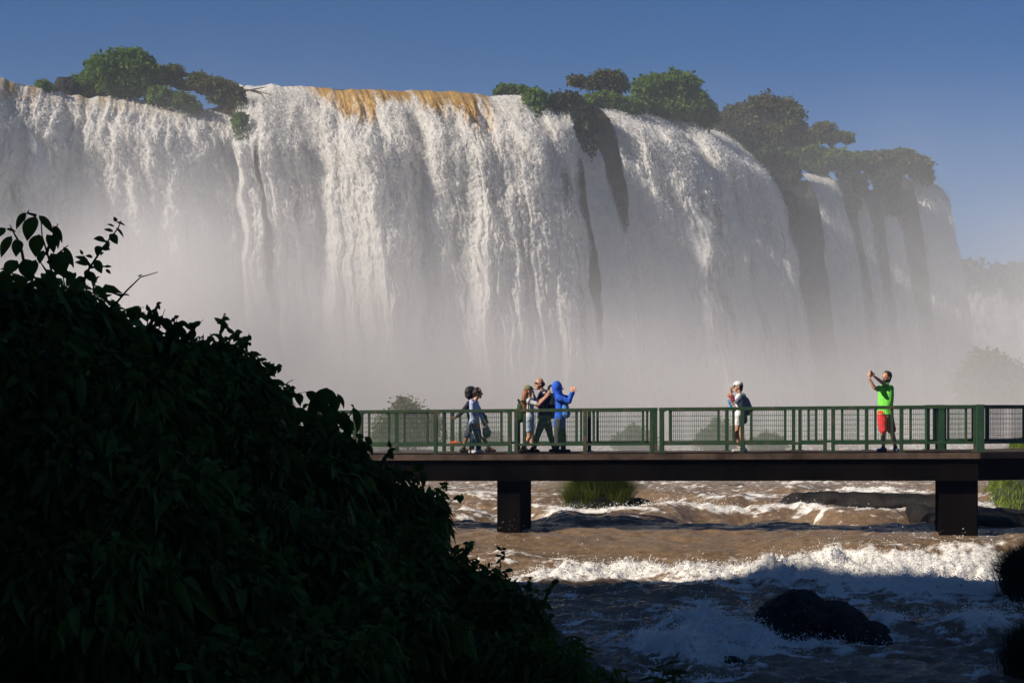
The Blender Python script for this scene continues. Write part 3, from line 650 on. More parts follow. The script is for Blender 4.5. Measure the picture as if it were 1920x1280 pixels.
fs = [(392,530,665,'front railing section mostly hidden by the near dark bush'),(677,817,956,'front railing section between the dark bush and the couple walking right'),
      (968,1097,1222,'front railing section in front of the woman in an olive cap and the blue raincoat'),(1240,1392,1547,'front railing section whose middle post stands before the white capped woman'),
      (1562,1690,1829,'front railing section before the man in the lime shirt')]
for a, b, c, l in fs: railing(a, b, c, 'front', l)
bs = [(600,744,833,'far side railing section seen past the end of the near bush'),(848,None,972,'short far side railing section behind the couple walking right'),(984,1105,1229,'far side railing section behind the bald man and the blue raincoat'),
      (1242,1363,1488,'far side railing section behind the white capped woman'),(1500,1625,1757,'far side railing section behind the man in the lime shirt'),(1771,None,1842,'short far side railing section over the right pier')]
for a, b, c, l in bs: railing(a, b, c, 'back', l)
Pf = B0+AX2*.12+BK2*.13; railing(0,0,0,'front','front railing section past the bend at the right edge of the picture', P=Pf, Q=Pf+AX2*2.9)
Pb = B0+AX2*.25+BK2*(DW-.13); railing(0,0,0,'back','far side railing section past the bend at the right edge', P=Pb, Q=Pb+AX2*2.9)
# heavy dark corner posts at the bend
for (pp, lab) in ((on_line(1763, DW-.16), 'thick dark post in the far railing above the right pier'), (on_line(1837, .16), 'thick dark corner post in the front railing at the bend')):
    mm = MB(); mm.box((pp.x-.085, pp.y-.07, pp.z+.002), (pp.x+.085, pp.y+.07, pp.z+RH+.03)); mm.box((pp.x-.13, pp.y-.11, pp.z+.003), (pp.x+.13, pp.y+.11, pp.z+.02))
    o = mm.build('corner_post', M['wire'], None, False, .006); tag(o, lab, 'post', 'thick dark posts')
# orange cord bundle tied low on the far railing
mm = MB()
for k in range(7):
    c = on_line(846+k*2.2, DW-.20); z = c.z+.20+.03*random.random()
    pts = [(c.x+.06*math.cos(t*1.2+k), c.y+.03*math.sin(t*2+k), z+.035*math.sin(t*1.2+k*2)) for t in range(6)]
    mm.tube(pts, .011, 6)
o = mm.build('cord_bundle', M['orange'], None, True); tag(o, 'tangled orange bundle at the foot of the far railing, left of the walking couple', 'cord')

# ================================================================== PEOPLE
def cap_mesh(bm, p0, r0, p1, r1, n=14, flat=1.0, fdir=None):
    """tapered capsule with round ends; flat squeezes it along fdir"""
    p0 = Vector(p0); p1 = Vector(p1); d = p1-p0; L = d.length
    if L < 1e-5: d = Vector((0, 0, 1))
    d.normalize(); a = d.orthogonal().normalized(); b = d.cross(a)
    if fdir is not None:
        b = (Vector(fdir)-d*Vector(fdir).dot(d))
        if b.length > 1e-4: b.normalize(); a = b.cross(d)
        else: b = d.cross(a)
    rings = []; K = 5
    for k in range(K+1):
        t = math.pi/2*(k/K-1); rings.append((p0+d*math.sin(t)*r0, math.cos(t)*r0))
    for k in range(K+1):
        t = math.pi/2*k/K; rings.append((p1+d*math.sin(t)*r1, math.cos(t)*r1))
    vs = []
    for c, r in rings:
        r = max(r, 1e-4); vs.append([bm.verts.new(c+a*math.cos(2*math.pi*j/n)*r+b*math.sin(2*math.pi*j/n)*r*flat) for j in range(n)])
    for q0, q1 in zip(vs, vs[1:]):
        for j in range(n): bm.faces.new((q0[j], q0[(j+1) % n], q1[(j+1) % n], q1[j]))
    bm.faces.new(vs[0][::-1]); bm.faces.new(vs[-1])
def ell(bm, c, r, rot=None):
    res = bmesh.ops.create_icosphere(bm, subdivisions=3, radius=1)
    Mx = Matrix.Translation(Vector(c)) @ (rot.to_4x4() if rot else Matrix.Identity(4)) @ Matrix.Diagonal((*r, 1))
    bmesh.ops.transform(bm, matrix=Mx, verts=res['verts'])
def fuse(name, fn, mat, parent, vox=.011, smooth=2, sm_fac=.5, wrinkle=0, zmin=None):
    """union of the shapes drawn by fn, remeshed into one continuous skin"""
    bm = bmesh.new(); fn(bm); me = bpy.data.meshes.new(name); bm.to_mesh(me); bm.free()
    o = bpy.data.objects.new(name, me); C.objects.link(o)
    r = o.modifiers.new('r', 'REMESH'); r.mode = 'VOXEL'; r.voxel_size = vox
    s = o.modifiers.new('s', 'SMOOTH'); s.iterations = smooth; s.factor = sm_fac
    dg = bpy.context.evaluated_depsgraph_get(); dg.update(); me2 = bpy.data.meshes.new_from_object(o.evaluated_get(dg))
    C.objects.unlink(o); bpy.data.objects.remove(o); bpy.data.meshes.remove(me)
    me2.name = name; me2.materials.clear()
    if zmin is not None:
        for v in me2.vertices:
            if v.co.z < zmin: v.co.z = zmin+.25*(v.co.z-zmin) if v.co.z > zmin-.04 else zmin-.01
    if wrinkle:
        co_ = np.empty(len(me2.vertices)*3, np.float32); me2.vertices.foreach_get('co', co_); co_ = co_.reshape(-1, 3)
        nn = np.empty(len(me2.vertices)*3, np.float32); me2.vertices.foreach_get('normal', nn); nn = nn.reshape(-1, 3)
        co_ += nn*(wrinkle*fbm(co_[:, 0]*9, co_[:, 1]*9, co_[:, 2]*6, 3))[:, None]; me2.vertices.foreach_set('co', co_.ravel().astype(np.float32))
    return link(name, me2, mat, parent)
def hand(bm, wrist, tip, face, r=.9, curl=.25, spread=.35):
    """palm, four bent unequal fingers and a thumb leaving the palm's side; face = palm normal"""
    w = Vector(wrist); d = (Vector(tip)-w).normalized(); f = Vector(face); f = (f-d*f.dot(d)).normalized(); s = d.cross(f)
    cap_mesh(bm, w, .024*r, w+d*.07*r, .036*r, 10, .5, f)
    for k, (o, L) in enumerate(((-.030, .068), (-.010, .078), (.011, .074), (.030, .058))):
        b = w+d*.078*r+s*o*r; q = (d+s*o*spread*12*.35).normalized()
        m1 = b+q*L*.5*r+f*curl*.012; e = m1+(q+f*curl*1.4).normalized()*L*.5*r
        cap_mesh(bm, b, .0095*r, m1, .009*r, 8); cap_mesh(bm, m1, .009*r, e, .0075*r, 8)
    b = w+d*.025*r-s*.03*r; m1 = b+(d*.55-s*.8+f*.3).normalized()*.04*r; e = m1+(d*.9-s*.3+f*.3).normalized()*.032*r
    cap_mesh(bm, b, .013*r, m1, .0105*r, 8); cap_mesh(bm, m1, .0105*r, e, .0085*r, 8)
class Person:
    def __init__(s, foot_px, foot_py, depth, label, build=1.0):
        """depth: metres behind the deck's front edge"""
        p = on_line(foot_px, depth); s.o = p; s.Y = p.y; s.fy = HY-p.z*F/p.y; s.fpx = foot_px
        s.k = p.y/F; s.root = empty('person', tuple(p), label, 'person', 'people on the footbridge'); s.b = build
    def P(s, px, py, dy=0.0):   # joint: photo column/row at this person's distance, dy metres towards the camera
        return Vector((s.o.x+(px-s.fpx)*s.k, s.o.y-dy, s.o.z+(845-py)*s.k))
    def head(s, bm, c, fx, r=.098, nose=True):
        """c centre of the head, fx facing unit vector"""
        f = Vector(fx).normalized(); up = Vector((0, 0, 1)); sd_ = f.cross(up).normalized()
        ell(bm, c+up*.022, (r*.92, r*.80, r*1.08), Matrix((f, sd_, up)).transposed())
        cap_mesh(bm, c+f*r*.35-up*r*.35, r*.62, c+f*r*.5-up*r*.85, r*.38, 12)
        cap_mesh(bm, c+f*r*.80+up*r*.12, r*.12, c+f*r*1.12-up*r*.22, r*.17, 8)
        cap_mesh(bm, c+f*r*.84-up*r*.55-sd_*r*.16, r*.10, c+f*r*.84-up*r*.55+sd_*r*.16, r*.10, 8)
        for q in (-1, 1): ell(bm, c+sd_*q*r*.82-f*r*.02-up*r*.05, (r*.22, r*.10, r*.34), Matrix((f, sd_, up)).transposed())
        s.hc = c; s.hf = f; s.hs = sd_; s.hr = r
def shoe(bm, ankle, toe_dir, L=.25, h=.05, zf=None):
    a = Vector(ankle); d = Vector(toe_dir); d.z = 0; d.normalize(); z = zf if zf is not None else a.z-.08
    cap_mesh(bm, (a.x-d.x*.05, a.y-d.y*.05, z+.045), .045, (a.x+d.x*(L-.13), a.y+d.y*(L-.13), z+.038), .036, 12)
    cap_mesh(bm, (a.x, a.y, z+.10), .048, (a.x, a.y, z+.05), .048, 12)
def eyes(p):
    bm = bmesh.new()
    for q in (-1, 1): ell(bm, p.hc+p.hf*p.hr*.86+p.hs*q*p.hr*.34+Vector((0, 0, p.hr*.08)), (.011, .011, .009))
    me = bpy.data.meshes.new('eyes'); bm.to_mesh(me); bm.free(); link('eyes', me, M['hair'], p.root)
def hair_cap(bm, p, grow=1.12, back=.0, front=.35, low=-.6):
    """hair shell: the skull enlarged, kept off the face"""
    up = Vector((0, 0, 1)); r = p.hr
    ell(bm, p.hc+up*r*.34-p.hf*r*.20, (r*.92*grow, r*.86*grow, r*.92*grow))
    cap_mesh(bm, p.hc-p.hf*r*.45+up*r*.1, r*.72*grow, p.hc-p.hf*r*.5+up*r*low, r*.5*grow, 12)
def lerp(a, b, t): return Vector(a).lerp(Vector(b), t)
# --- generic figure. J: dict of joints; fx facing; outfit tells what covers what
def figure(p, J, fx, skin='skin', head_r=.1, tors=(.135, .115), shirt=None, sleeve=1.0, bottoms=None, leglen=1.0, shoes='blackcloth', hemdrop=.05,
           hairmat='hair', thick=1.0, bare_hands=True, legw=1.0, shirtlen=0, hair=True, pantw=1.0, palms=None, toes=None, hem=.05):
    fx = Vector(fx).normalized(); sd_ = fx.cross(Vector((0, 0, 1)))
    hs = J['sh']; hp = J['hip']; T = tors
    shc = (J['sl']+J['sr'])/2; hpc = (J['hl']+J['hr'])/2
    def torso(bm, g=0.0):
        cap_mesh(bm, J['sl'], .055*thick+g, J['sr'], .055*thick+g, 14)
        mid = lerp(shc, hpc, .35)
        cap_mesh(bm, shc-Vector((0, 0, .07)), T[0]*thick+g, mid, T[0]*thick*.97+g, 18, .72, fx)
        cap_mesh(bm, mid, T[0]*thick*.97+g, hpc+Vector((0, 0, .04)), T[1]*thick+g, 18, .78, fx)
        cap_mesh(bm, J['hl']+Vector((0, 0, .02)), .085*thick+g, J['hr']+Vector((0, 0, .02)), .085*thick+g, 14)
    def body(bm):
        torso(bm)
        p.head(bm, J['head'], J.get('look', fx), head_r)
        cap_mesh(bm, shc+Vector((0, 0, .01)), .056, J['head']-Vector((0, 0, .05))-fx*.012, .05, 12)
        for q in ('l', 'r'):
            cap_mesh(bm, J['s'+q], .048*thick, J['e'+q], .037*thick, 12); cap_mesh(bm, J['e'+q], .038*thick, J['w'+q], .026, 12)
            fn_ = (palms or {}).get(q, (0, 1, .2)); hand(bm, J['w'+q], J['t'+q], fn_, .95, .35)
            cap_mesh(bm, J['h'+q], .078*thick*legw, J['k'+q], .052*legw, 14); cap_mesh(bm, J['k'+q], .054*legw, lerp(J['k'+q], J['a'+q], .35), .053*legw, 12)
            cap_mesh(bm, lerp(J['k'+q], J['a'+q], .35), .053*legw, J['a'+q], .034, 12)
            cap_mesh(bm, J['a'+q], .034, J['a'+q]+(toes or {}).get(q, fx)*.10-Vector((0, 0, .05)), .026, 10)
    fuse('body', body, M[skin], p.root, .0085, 2)
    eyes(p)
    if shirt:
        def sh(bm):
            torso(bm, .016)
            for q in ('l', 'r'):
                if sleeve <= 1: cap_mesh(bm, J['s'+q], .062*thick, lerp(J['s'+q], J['e'+q], sleeve), .055*thick, 14)
                else:
                    cap_mesh(bm, J['s'+q], .064*thick, J['e'+q], .052*thick, 14); cap_mesh(bm, J['e'+q], .052*thick, lerp(J['e'+q], J['w'+q], sleeve-1), .042, 14)
            cap_mesh(bm, hpc+Vector((0, 0, .12)), T[1]*thick+.022, hpc-Vector((0, 0, shirtlen)), T[1]*thick+.03, 18, .85, fx)
        fuse('shirt', sh, M[shirt], p.root, .011, 2, wrinkle=.018, zmin=hpc.z+hem)
    if bottoms:
        def bt(bm):
            cap_mesh(bm, J['hl']+Vector((0, 0, .03)), .098*thick, J['hr']+Vector((0, 0, .03)), .098*thick, 16)
            for q in ('l', 'r'):
                h, k, a = J['h'+q], J['k'+q], J['a'+q]
                if leglen <= 1: cap_mesh(bm, h, .098*thick*legw, lerp(h, k, leglen), .080*legw*pantw, 14)
                else:
                    cap_mesh(bm, h, .098*thick*legw, k, .070*legw*pantw, 14); cap_mesh(bm, k, .070*legw*pantw, lerp(k, a, leglen-1), .056*legw*pantw, 14)
        fuse('trousers' if leglen > 1 else 'shorts', bt, M[bottoms], p.root, .011, 2, wrinkle=.015)
    for q in ('l', 'r'):
        td = (toes or {}).get(q, fx)
        fuse('shoe', lambda bm: shoe(bm, J['a'+q], td, .27, zf=min(J['a'+q].z-.075, 9) if J.get('up'+q) else p.o.z+.002), M[shoes], p.root, .009, 1)
    if hair: fuse('hair', lambda bm: hair_cap(bm, p), M[hairmat], p.root, .008, 1, wrinkle=.022)
def cap_hat(p, mat, brim=.085):
    def f(bm):
        up = Vector((0, 0, 1)); r = p.hr
        ell(bm, p.hc+up*r*.62-p.hf*r*.05, (r*1.13, r*1.05, r*.78))
        b = p.hc+up*r*.48+p.hf*r*.95
        cap_mesh(bm, b, r*.72, b+p.hf*brim-up*.012, r*.50, 16, .14, (0, 0, 1))
    return fuse('cap', f, M[mat], p.root, .008, 2)
R_ = Vector((1, 0, 0)); L_ = Vector((-1, 0, 0))

# P1 dark haired person in shorts, half hidden, walking right
p = Person(885, 845, 1.35, 'person in a dark top and shorts striding right behind the light blue hoodie')
P = p.P
J = dict(head=P(884,733), sl=P(883,754,-.15), sr=P(879,754,.13), sh=P(881,753), hip=P(885,793), hl=P(886,794,-.08), hr=P(884,794,.07),
         er=P(868,768,.17), wr=P(856,778,.15), tr=P(847,781,.15), el=P(900,768,-.15), wl=P(911,780,-.1), tl=P(913,788,-.1),
         kr=P(875,814,.07), ar=P(869,836,.07), kl=P(904,813,-.08), al=P(916,835,-.08))
figure(p, J, (1, 0, 0), 'skinbrown', .098, (.125, .11), 'darktop', 1.95, 'darkshorts', .95, 'blackcloth', thick=.95, legw=.95, palms={'r': (0, -1, 0)})
def fz(bm): ell(bm, p.hc+Vector((-.03, 0, .03)), (.125, .12, .135)); ell(bm, p.hc+Vector((-.06, 0, -.06)), (.09, .10, .10))
fuse('curls', fz, M['hair'], p.root, .01, 1, wrinkle=.03)
# P2 light blue hoodie
p = Person(889, 848, .62, 'person in a light blue hoodie and jeans walking right with white shoes'); P = p.P
J = dict(head=P(896,732), sl=P(892,751,-.13), sr=P(886,752,.15), sh=P(889,751), hip=P(890,793), hl=P(892,793,-.08), hr=P(887,793,.08),
         er=P(884,771,.2), wr=P(891,786,.19), tr=P(896,792,.19), el=P(901,770,-.16), wl=P(905,784,-.12), tl=P(908,790,-.12),
         kr=P(887,816,.08), ar=P(884,837,.08), kl=P(897,815,-.08), al=P(897,837,-.08))
figure(p, J, (1, -.15, 0), 'skin', .098, (.125, .118), 'hoodie', 1.92, 'jeans', 1.95, 'whitecloth', thick=1.0, toes={'l': Vector((.8, -.5, 0)), 'r': Vector((.6, -.7, 0))})
fuse('hood', lambda bm: cap_mesh(bm, P(884,747,.10), .05, P(888,746,-.10), .05, 12), M['hoodie'], p.root, .01, 2)
for q, dx in ((.165, 0), (.05, 9)):
    mm = MB(); mm.tube([P(883+dx,790,q), P(888+dx,808,q), P(893+dx,823,q-.02)], .009, 6); mm.build('trouser_stripe', M['whitecloth'], p.root, True)
def bagf(bm):
    c = on_line(908, .95); kk = c.y/F; z = c.z
    cap_mesh(bm, (c.x-.03, c.y, z+.72), .07, (c.x+.04, c.y, z+.46), .12, 14, .6, (0, 1, 0))
b = on_line(908, .95); rt = empty('jacket', (b.x, b.y, b.z+.4), 'grey jacket carried at the hip by the walking couple', 'jacket')
fuse('fabric', bagf, M['greybag'], rt, .01, 2, wrinkle=.02)
# P3 woman in olive cap
p = Person(990, 846, .95, 'woman in olive cap, grey tee and pale denim shorts close to the bald man'); P = p.P
J = dict(head=P(991,729), sl=P(996,747,-.13), sr=P(992,748,.14), sh=P(994,747), hip=P(993,785), hl=P(995,786,-.08), hr=P(991,786,.08),
         er=P(1010,755,.20), wr=P(1027,738,.16), tr=P(1031,727,.14), el=P(1008,752,-.05), wl=P(1020,742,.02), tl=P(1026,735,.04),
         kr=P(993,814,.08), ar=P(980,834,.08), kl=P(997,813,-.08), al=P(998,837,-.06))
figure(p, J, (1, .1, 0), 'skin', .094, (.115, .118), 'greytee', .75, 'denim', .55, 'blackcloth', thick=.97, legw=.95, hairmat='hairauburn', palms={'r': (0, 1, 0), 'l': (0, 1, 0)}, pantw=1.1)
cap_hat(p, 'oliv')
def lh(bm):
    cap_mesh(bm, p.hc+Vector((-.06, 0, -.02)), .075, P(981,752,.03), .062, 12); cap_mesh(bm, P(981,752,.03), .062, P(984,769,.05), .035, 12)
fuse('ponytail', lh, M['hairauburn'], p.root, .009, 1, wrinkle=.015)
bp = on_line(973, 1.0); rt = empty('backpack', (bp.x, bp.y, bp.z+.7), 'dark green backpack on the back of the woman in the olive cap', 'backpack')
fuse('bag', lambda bm: cap_mesh(bm, P(977,756,.0), .085, P(976,779,.0), .115, 16, .95, (0, 1, 0)), M['greenbag'], rt, .01, 2, wrinkle=.012)
fuse('strap', lambda bm: (cap_mesh(bm, P(977,748,.1), .018, P(990,745,.13), .018), cap_mesh(bm, P(990,745,.15), .018, P(991,768,.16), .016), cap_mesh(bm, P(972,746,.03), .03, P(976,755,.03), .03)), M['greenbag'], rt, .008, 1)
# P4 bald man
p = Person(1020, 846, 1.30, 'tall bald man in sunglasses and navy clothes standing legs apart facing left'); P = p.P
J = dict(head=P(1012,717), sl=P(1017,737,.17), sr=P(1024,737,-.18), sh=P(1020,735), hip=P(1021,785), hl=P(1018,785,.10), hr=P(1025,785,-.10),
         el=P(1006,752,.24), wl=P(1001,738,.20), tl=P(1000,729,.18), er=P(1026,757,-.15), wr=P(1012,760,-.05), tr=P(1005,757,-.03),
         kl=P(1008,812,.10), al=P(1001,838,.10), kr=P(1032,813,-.10), ar=P(1040,838,-.10))
figure(p, J, (-1, -.25, 0), 'skin', .108, (.165, .15), 'navy', .8, 'darkpants', 1.95, 'blackcloth', thick=1.12, hair=False, palms={'l': (-1, 0, 0)}, toes={'l': Vector((-.9, -.3, 0)), 'r': Vector((-.7, -.6, 0))})
def bh(bm): ell(bm, p.hc-p.hf*.045+Vector((0, 0, .0)), (.082, .098, .068))
fuse('hair', bh, M['hair'], p.root, .009, 1)
def sg(bm):
    for q in (-1, 1): ell(bm, p.hc+p.hf*.095+p.hs*q*.04+Vector((0, 0, .022)), (.022, .034, .024))
    cap_mesh(bm, p.hc+p.hf*.09-p.hs*.085+Vector((0, 0, .028)), .006, p.hc-p.hf*.02-p.hs*.105+Vector((0, 0, .028)), .006); cap_mesh(bm, p.hc+p.hf*.09+p.hs*.085+Vector((0, 0, .028)), .006, p.hc-p.hf*.02+p.hs*.105+Vector((0, 0, .028)), .006)
fuse('sunglasses', sg, M['plasticblack'], p.root, .006, 1)
fuse('shirt_print', lambda bm: cap_mesh(bm, P(1010,737,.215), .012, P(1021,733,.235), .022, 10, .4, (0, 1, 0)), M['whitecloth'], p.root, .006, 1, wrinkle=.006)
rt = empty('backpack', tuple(P(1037,780)), 'big black backpack worn by the bald man', 'backpack')
fuse('bag', lambda bm: (cap_mesh(bm, P(1033,744,.05), .13, P(1036,769,.05), .165, 18, .95, (0, 1, 0)),), M['blackcloth'], rt, .011, 2, wrinkle=.014)
fuse('strap', lambda bm: (cap_mesh(bm, P(1030,731,.16), .022, P(1018,736,.22), .02), cap_mesh(bm, P(1018,736,.22), .02, P(1020,765,.22), .02)), M['blackcloth'], rt, .008, 1)
def cam_(bm): cap_mesh(bm, P(1029,722,.15), .032, P(1027,735,.17), .03, 10, .7, (0, 1, 0)); ell(bm, P(1032,720,.15), (.035, .03, .03))
rt = empty('camera', tuple(P(1029,737,.15)), 'small black camera held up by the woman in the olive cap', 'camera'); fuse('case', cam_, M['plasticblack'], rt, .007, 1)
# P5 blue raincoat
p = Person(1050, 846, 1.05, 'person in hooded bright blue raincoat with both hands raised'); P = p.P
J = dict(head=P(1047,724), sl=P(1053,741,-.16), sr=P(1047,743,.15), sh=P(1050,742), hip=P(1050,788), hl=P(1052,788,-.08), hr=P(1048,788,.08),
         er=P(1066,749,.18), wr=P(1072,733,.13), tr=P(1070,721,.12), el=P(1068,744,-.10), wl=P(1074,731,-.02), tl=P(1078,720,0),
         kr=P(1045,815,.08), ar=P(1044,838,.08), kl=P(1056,815,-.08), al=P(1056,838,-.08))
figure(p, J, (1, .1, 0), 'skin', .096, (.13, .13), None, 1.85, 'greypants', 1.95, 'blackcloth', thick=1.0, hair=False, palms={'r': (.6, .6, 0), 'l': (.6, .6, 0)}, pantw=1.15)
def coat(bm):
    cap_mesh(bm, J['sl'], .085, J['sr'], .085, 14); cap_mesh(bm, P(1050,750), .15, P(1050,775), .155, 18, .8, (1, 0, 0)); cap_mesh(bm, P(1050,775), .155, P(1049,792), .165, 18, .85, (1, 0, 0))
    for q in ('l', 'r'): cap_mesh(bm, J['s'+q], .085, J['e'+q], .066, 14); cap_mesh(bm, J['e'+q], .066, lerp(J['e'+q], J['w'+q], .85), .052, 14)
fuse('raincoat', coat, M['bluecoat'], p.root, .012, 2, wrinkle=.016)
def hood(bm):
    ell(bm, P(1044,722), (.115, .125, .145)); cap_mesh(bm, P(1044,728), .105, P(1047,738), .11, 14)
fuse('hood', hood, M['bluecoat'], p.root, .011, 2, wrinkle=.010)
rt = empty('backpack', tuple(P(1060,778)), 'shiny mid blue bag slung on the front of the blue raincoat', 'backpack')
fuse('bag', lambda bm: cap_mesh(bm, P(1059,757,.08), .09, P(1061,772,.08), .105, 16, .95, (0, 1, 0)), M['bluebag'], rt, .011, 2, wrinkle=.022)
fuse('strap', lambda bm: cap_mesh(bm, P(1056,745,.14), .014, P(1058,758,.16), .014), M['bluebag'], rt, .007, 1)
# P6 woman in white cap
p = Person(1386, 845, .75, 'woman in a white cap and white shorts facing left with a hand raised'); P = p.P
J = dict(head=P(1384,722), sl=P(1384,740,.14), sr=P(1389,740,-.14), sh=P(1386,739), hip=P(1385,778), hl=P(1383,779,.08), hr=P(1388,779,-.08),
         el=P(1375,751,.16), wl=P(1369,735,.13), tl=P(1370,722,.12), er=P(1378,755,-.12), wr=P(1370,745,-.04), tr=P(1367,738,-.02),
         kl=P(1381,810,.07), al=P(1386,837,.06), kr=P(1391,811,-.09), ar=P(1395,838,-.08))
figure(p, J, (-1, -.1, 0), 'skin', .094, (.115, .112), 'whitecloth', .9, 'whitecloth', .42, 'whitecloth', thick=.92, legw=.85, palms={'l': (-.3, 1, 0)}, shirtlen=.02)
cap_hat(p, 'whitecloth')
def ov(bm):
    cap_mesh(bm, P(1387,741,.12), .075, P(1379,750,.17), .062, 14); cap_mesh(bm, P(1392,742,0), .10, P(1392,768,0), .11, 16, .9, (1, 0, 0)); cap_mesh(bm, P(1392,768,.02), .10, P(1395,786,.02), .07, 14)
fuse('cape', ov, M['greycloth'], p.root, .011, 2, wrinkle=.015)
fuse('sleeve_cuff', lambda bm: cap_mesh(bm, P(1374,748,.16), .05, P(1371,740,.14), .045, 12), M['maroon'], p.root, .009, 1)
rt = empty('backpack', tuple(P(1402,776)), 'dark grey backpack on the back of the white capped woman', 'backpack')
fuse('bag', lambda bm: cap_mesh(bm, P(1398,748,-.02), .085, P(1403,766,-.02), .11, 16, 1.0, (0, 1, 0)), M['greycloth'], rt, .011, 2, wrinkle=.015)
fuse('strap', lambda bm: cap_mesh(bm, P(1394,738,.1), .015, P(1386,744,.15), .015), M['greycloth'], rt, .007, 1)
rt = empty('bottle', tuple(P(1367,762,.1)), 'small blue bottle held low by the white capped woman', 'bottle')
fuse('flask', lambda bm: (cap_mesh(bm, P(1366,751,.1), .03, P(1370,760,.1), .03), cap_mesh(bm, P(1364,747,.1), .016, P(1366,751,.1), .016)), M['bluebag'], rt, .007, 1)
# P7 man in lime shirt
p = Person(1664, 845, .85, 'man in lime green shirt and red shorts taking a photo with raised arms'); P = p.P
J = dict(head=P(1662,706), sl=P(1650,727,.12), sr=P(1671,727,-.05), sh=P(1660,725), hip=P(1659,778), hl=P(1653,778,.05), hr=P(1667,778,-.05),
         el=P(1634,726,.30), wl=P(1624,709,.34), tl=P(1622,697,.34), er=P(1650,716,.24), wr=P(1632,704,.36), tr=P(1625,695,.38),
         kl=P(1655,810,.08), al=P(1655,837,.05), kr=P(1674,810,-.06), ar=P(1681,838,-.10))
figure(p, J, (-.75, -.65, 0), 'skin', .105, (.155, .14), 'lime', .55, 'red', .78, 'blueshoe', thick=1.12, palms={'l': (.7, .7, 0), 'r': (-.2, .8, 0)}, pantw=1.25, toes={'l': Vector((-.9, -.4, 0)), 'r': Vector((.1, -1, 0))}, shirtlen=.0)
def beard(bm): cap_mesh(bm, p.hc+p.hf*.05-Vector((0, 0, .075)), .055, p.hc+p.hf*.02-Vector((0, 0, .06)), .06)
fuse('beard', beard, M['hair'], p.root, .008, 1)
mm = MB(); c = P(1626,700,.36); mm.box((c.x-.006, c.y-.04, c.z-.075), (c.x+.006, c.y+.04, c.z+.075)); rt = empty('phone', tuple(c), 'black phone held up by the man in the lime shirt', 'phone')
mm.build('case', M['plasticblack'], rt, False, .003)

# ================================================================== ROCKS
def rock(name, label, c, r, mat='rock', seed=0., amp=.3, sub=5, parent=None, cat='rock', rz=0, group=None):
    bm = bmesh.new(); bmesh.ops.create_icosphere(bm, subdivisions=sub, radius=1); me = bpy.data.meshes.new(name); bm.to_mesh(me); bm.free()
    n = len(me.vertices); co_ = np.empty(n*3, np.float32); me.vertices.foreach_get('co', co_); d = co_.reshape(-1, 3).astype(float)
    k = 1+amp*fbm(d[:, 0]*1.1+seed, d[:, 1]*1.1, d[:, 2]*1.1, 3)*1.6+amp*.35*(billow(d[:, 0]*3+seed, d[:, 1]*3, d[:, 2]*3, 4)-.5)
    V = d*k[:, None]; V[:, 2] = np.sign(V[:, 2])*np.abs(V[:, 2])**.85; V = V*np.array(r)
    me.vertices.foreach_set('co', V.astype(np.float32).ravel()); me.update()
    o = link(name, me, M[mat], parent); o.location = c; o.rotation_euler = (0, 0, rz)
    if not parent: tag(o, label, cat, group)
    return o
def bigrock():
    c = at(1530, 1230, 26.2)
    def f(bm):
        Y = 26.2
        for px, py, rx, ry, dy in ((1500,1184,82,74,0),(1458,1185,46,62,.1),(1555,1190,80,66,0),(1605,1212,76,54,0),(1655,1238,62,40,-.1),(1560,1255,130,56,0)):
            q = at(px, py, Y); s_ = Y/F; ell(bm, (q.x, q.y-dy, q.z), (rx*s_, .75, ry*s_))
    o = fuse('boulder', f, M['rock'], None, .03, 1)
    me = o.data; n = len(me.vertices); a = np.empty(n*3, np.float32); me.vertices.foreach_get('co', a); a = a.reshape(-1, 3); nn = np.empty(n*3, np.float32); me.vertices.foreach_get('normal', nn); nn = nn.reshape(-1, 3)
    a += nn*(.14*fbm(a[:, 0]*2, a[:, 1]*2, a[:, 2]*2, 4)+.05*(billow(a[:, 0]*5, a[:, 1]*5, a[:, 2]*5, 3)-.5))[:, None]; me.vertices.foreach_set('co', a.ravel())
    tag(o, 'large black boulder with white water breaking round it in the near rapids', 'boulder')
bigrock()
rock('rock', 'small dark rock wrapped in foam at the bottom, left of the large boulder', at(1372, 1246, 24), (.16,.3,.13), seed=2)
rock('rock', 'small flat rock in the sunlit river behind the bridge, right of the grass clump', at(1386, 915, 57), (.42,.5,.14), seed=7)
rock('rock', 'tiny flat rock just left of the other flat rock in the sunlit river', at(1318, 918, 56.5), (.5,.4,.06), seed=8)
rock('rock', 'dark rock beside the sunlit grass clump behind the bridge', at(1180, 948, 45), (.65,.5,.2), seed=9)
def ledge(label, pts, h, w, seed):
    """long low rock following pts (px,py at the waterline,Y)"""
    P = [at(*p) for p in pts]; m = MB(); n = 60; V = []; K = 22
    for i in range(n+1):
        t = i/n*(len(P)-1); k = min(int(t), len(P)-2); c = P[k].lerp(P[k+1], t-k); env = min(1, i/4, (n-i)/3)**.6+.02
        for j in range(K):
            a = 2*math.pi*j/K; r = 1+.30*float(fbm(c.x*1.5+seed, math.cos(a)*1.2, math.sin(a)*1.2, 3))*1.5+.12*float(billow(c.x*4, a*1.5, seed, 3))
            V.append(Vector((c.x, c.y+math.cos(a)*w*env*r, c.z+math.sin(a)*h*env*r)))
    m.V = V; m.F = [[i*K+j, i*K+(j+1) % K, (i+1)*K+(j+1) % K, (i+1)*K+j] for i in range(n) for j in range(K)]+[list(range(K)), list(range(n*K, n*K+K))[::-1]]
    o = m.build('rock_ledge', M['rock'], None, True); tag(o, label, 'rock')
ledge('long low black rock ledge reaching left from the right bridge pier', [(1462,941,44.6),(1560,941,44),(1680,943,43),(1775,948,42),(1830,965,41)], .24, .5, 1.0)
